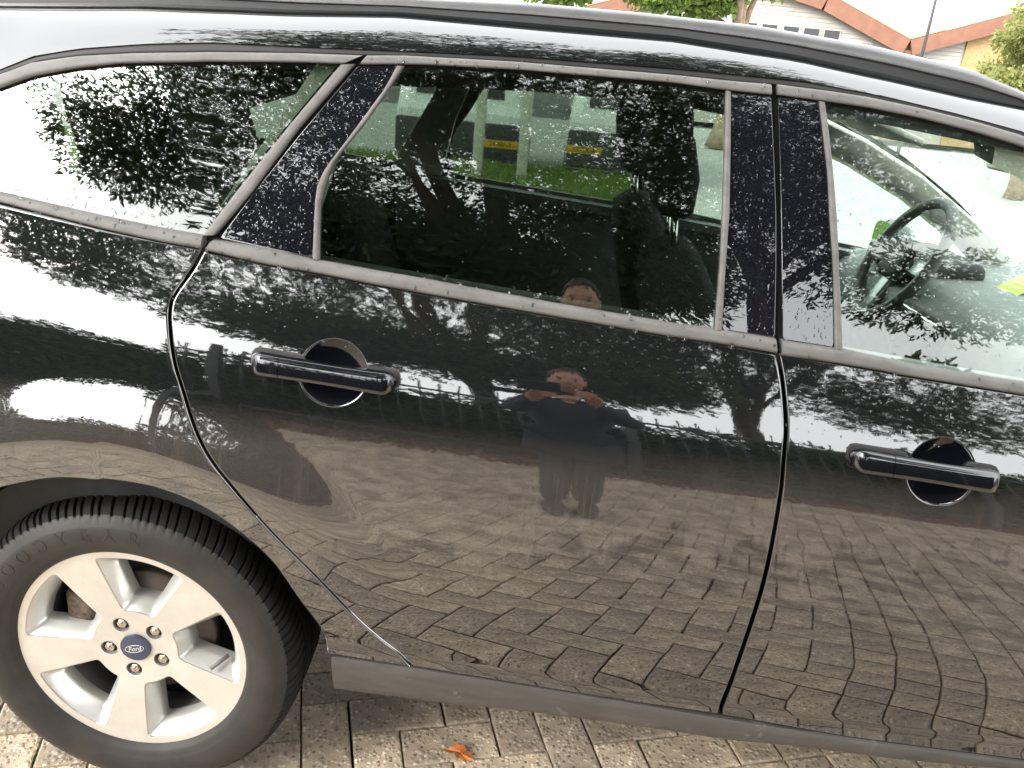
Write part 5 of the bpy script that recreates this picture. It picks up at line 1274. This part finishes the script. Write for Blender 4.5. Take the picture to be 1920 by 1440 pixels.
    for s in (-1, 1):
        bm = bmesh.new(); bmesh.ops.create_uvsphere(bm, u_segments=14, v_segments=8, radius=.0095, matrix=Matrix.Translation((s*.031, .0775, .128))); put('eye', bm_mesh('eye', bm, True), hd, M['eye'])
        bm = bmesh.new(); bmesh.ops.create_uvsphere(bm, u_segments=12, v_segments=8, radius=1)
        for v in bm.verts: v.co = Vector((s*(.075+v.co.x*.010), -.005+v.co.y*.020, .115+v.co.z*.032))
        put('ear', bm_mesh('ear', bm, True), hd, M['skin'])
        bm = bmesh.new(); box_bm(bm, (s*.031-.018, .082, .146), (s*.031+.018, .0895, .150), .002, 2); put('eyebrow', bm_mesh('eyebrow', bm), hd, M['hair'])
    bm = bmesh.new(); box_bm(bm, (-.022, .088, .062), (.022, .0955, .068), .002, 2); put('mouth', bm_mesh('mouth', bm), hd, M['lip'])
    bm = bmesh.new(); bmesh.ops.create_uvsphere(bm, u_segments=44, v_segments=30, radius=1); gr = random.Random(5)
    for v in bm.verts:
        x, y, z = v.co; k = 1.05+.07*gr.random(); v.co = Vector((x*.078*k, y*.098*k-.004, .128+z*.120*k))
    bmesh.ops.delete(bm, geom=[v for v in bm.verts if (v.co.y > .045 and v.co.z < .196+.1*(v.co.y-.045)+.016*math.sin(v.co.x*190)) or (v.co.y > -.02 and v.co.z < .150) or v.co.z < .07], context='VERTS')
    put('hair', bm_mesh('hair', bm, True), hd, M['hair'])
    # hands: palm and five fingers closed on the phone's ends
    for s, wx in ((1, .060), (-1, -.165)):
        hnd = epart('hand', root); wr = np.array((wx, .44, 1.345 if s > 0 else 1.315)); pal = wr+np.array((-s*.012, .055, .045))
        me = skin_mesh('palm', [tuple(wr), tuple((wr+pal)/2), tuple(pal), tuple(pal+np.array((-s*.01, .018, .025)))], [(0, 1), (1, 2), (2, 3)], [(.026, .02), (.036, .018), (.040, .016), (.034, .013)], 2); put('palm', me, hnd, M['skin'])
        for k in range(4):
            b = pal+np.array((-s*.004+s*(.026-.016*k)*.6, .022+.002*k, .026-.015*k)); l = (.070, .078, .074, .058)[k]
            c1 = b+np.array((-s*.020, .016, .006))*l/.075; c2 = c1+np.array((-s*.030, .004, .002))*l/.075; c3 = c2+np.array((-s*.020, -.006, .0))*l/.075
            put('finger', skin_mesh('finger', [tuple(b), tuple(c1), tuple(c2), tuple(c3)], [(0, 1), (1, 2), (2, 3)], [.0098, .0092, .0085, .0075], 2), hnd, M['skin'])
        b = pal+np.array((-s*.006, -.012, .015)); put('thumb', skin_mesh('thumb', [tuple(b), tuple(b+np.array((-s*.024, .006, .020))), tuple(b+np.array((-s*.048, .012, .024)))], [(0, 1), (1, 2)], [.0125, .011, .0085], 2), hnd, M['skin'])
M['lip'] = mat_simple('lips', (.34, .14, .11), .5)
person()
bm = bmesh.new(); box_bm(bm, (-.018, -.030, .006), (.136, .046, .014), .003, 3)
ph = put('phone', bm_mesh('phone', bm, True), None, M['phone'], label='black phone held sideways in both hands of the photographer', category='phone'); 
_a, _b, _c = cam_axes(R(-1.6349), R(20.8909), R(5.4447)); ph.matrix_world = Matrix(((_a[0], _b[0], -_c[0], .69778), (_a[1], _b[1], -_c[1], -1.22391), (_a[2], _b[2], -_c[2], 1.40084), (0, 0, 0, 1)))
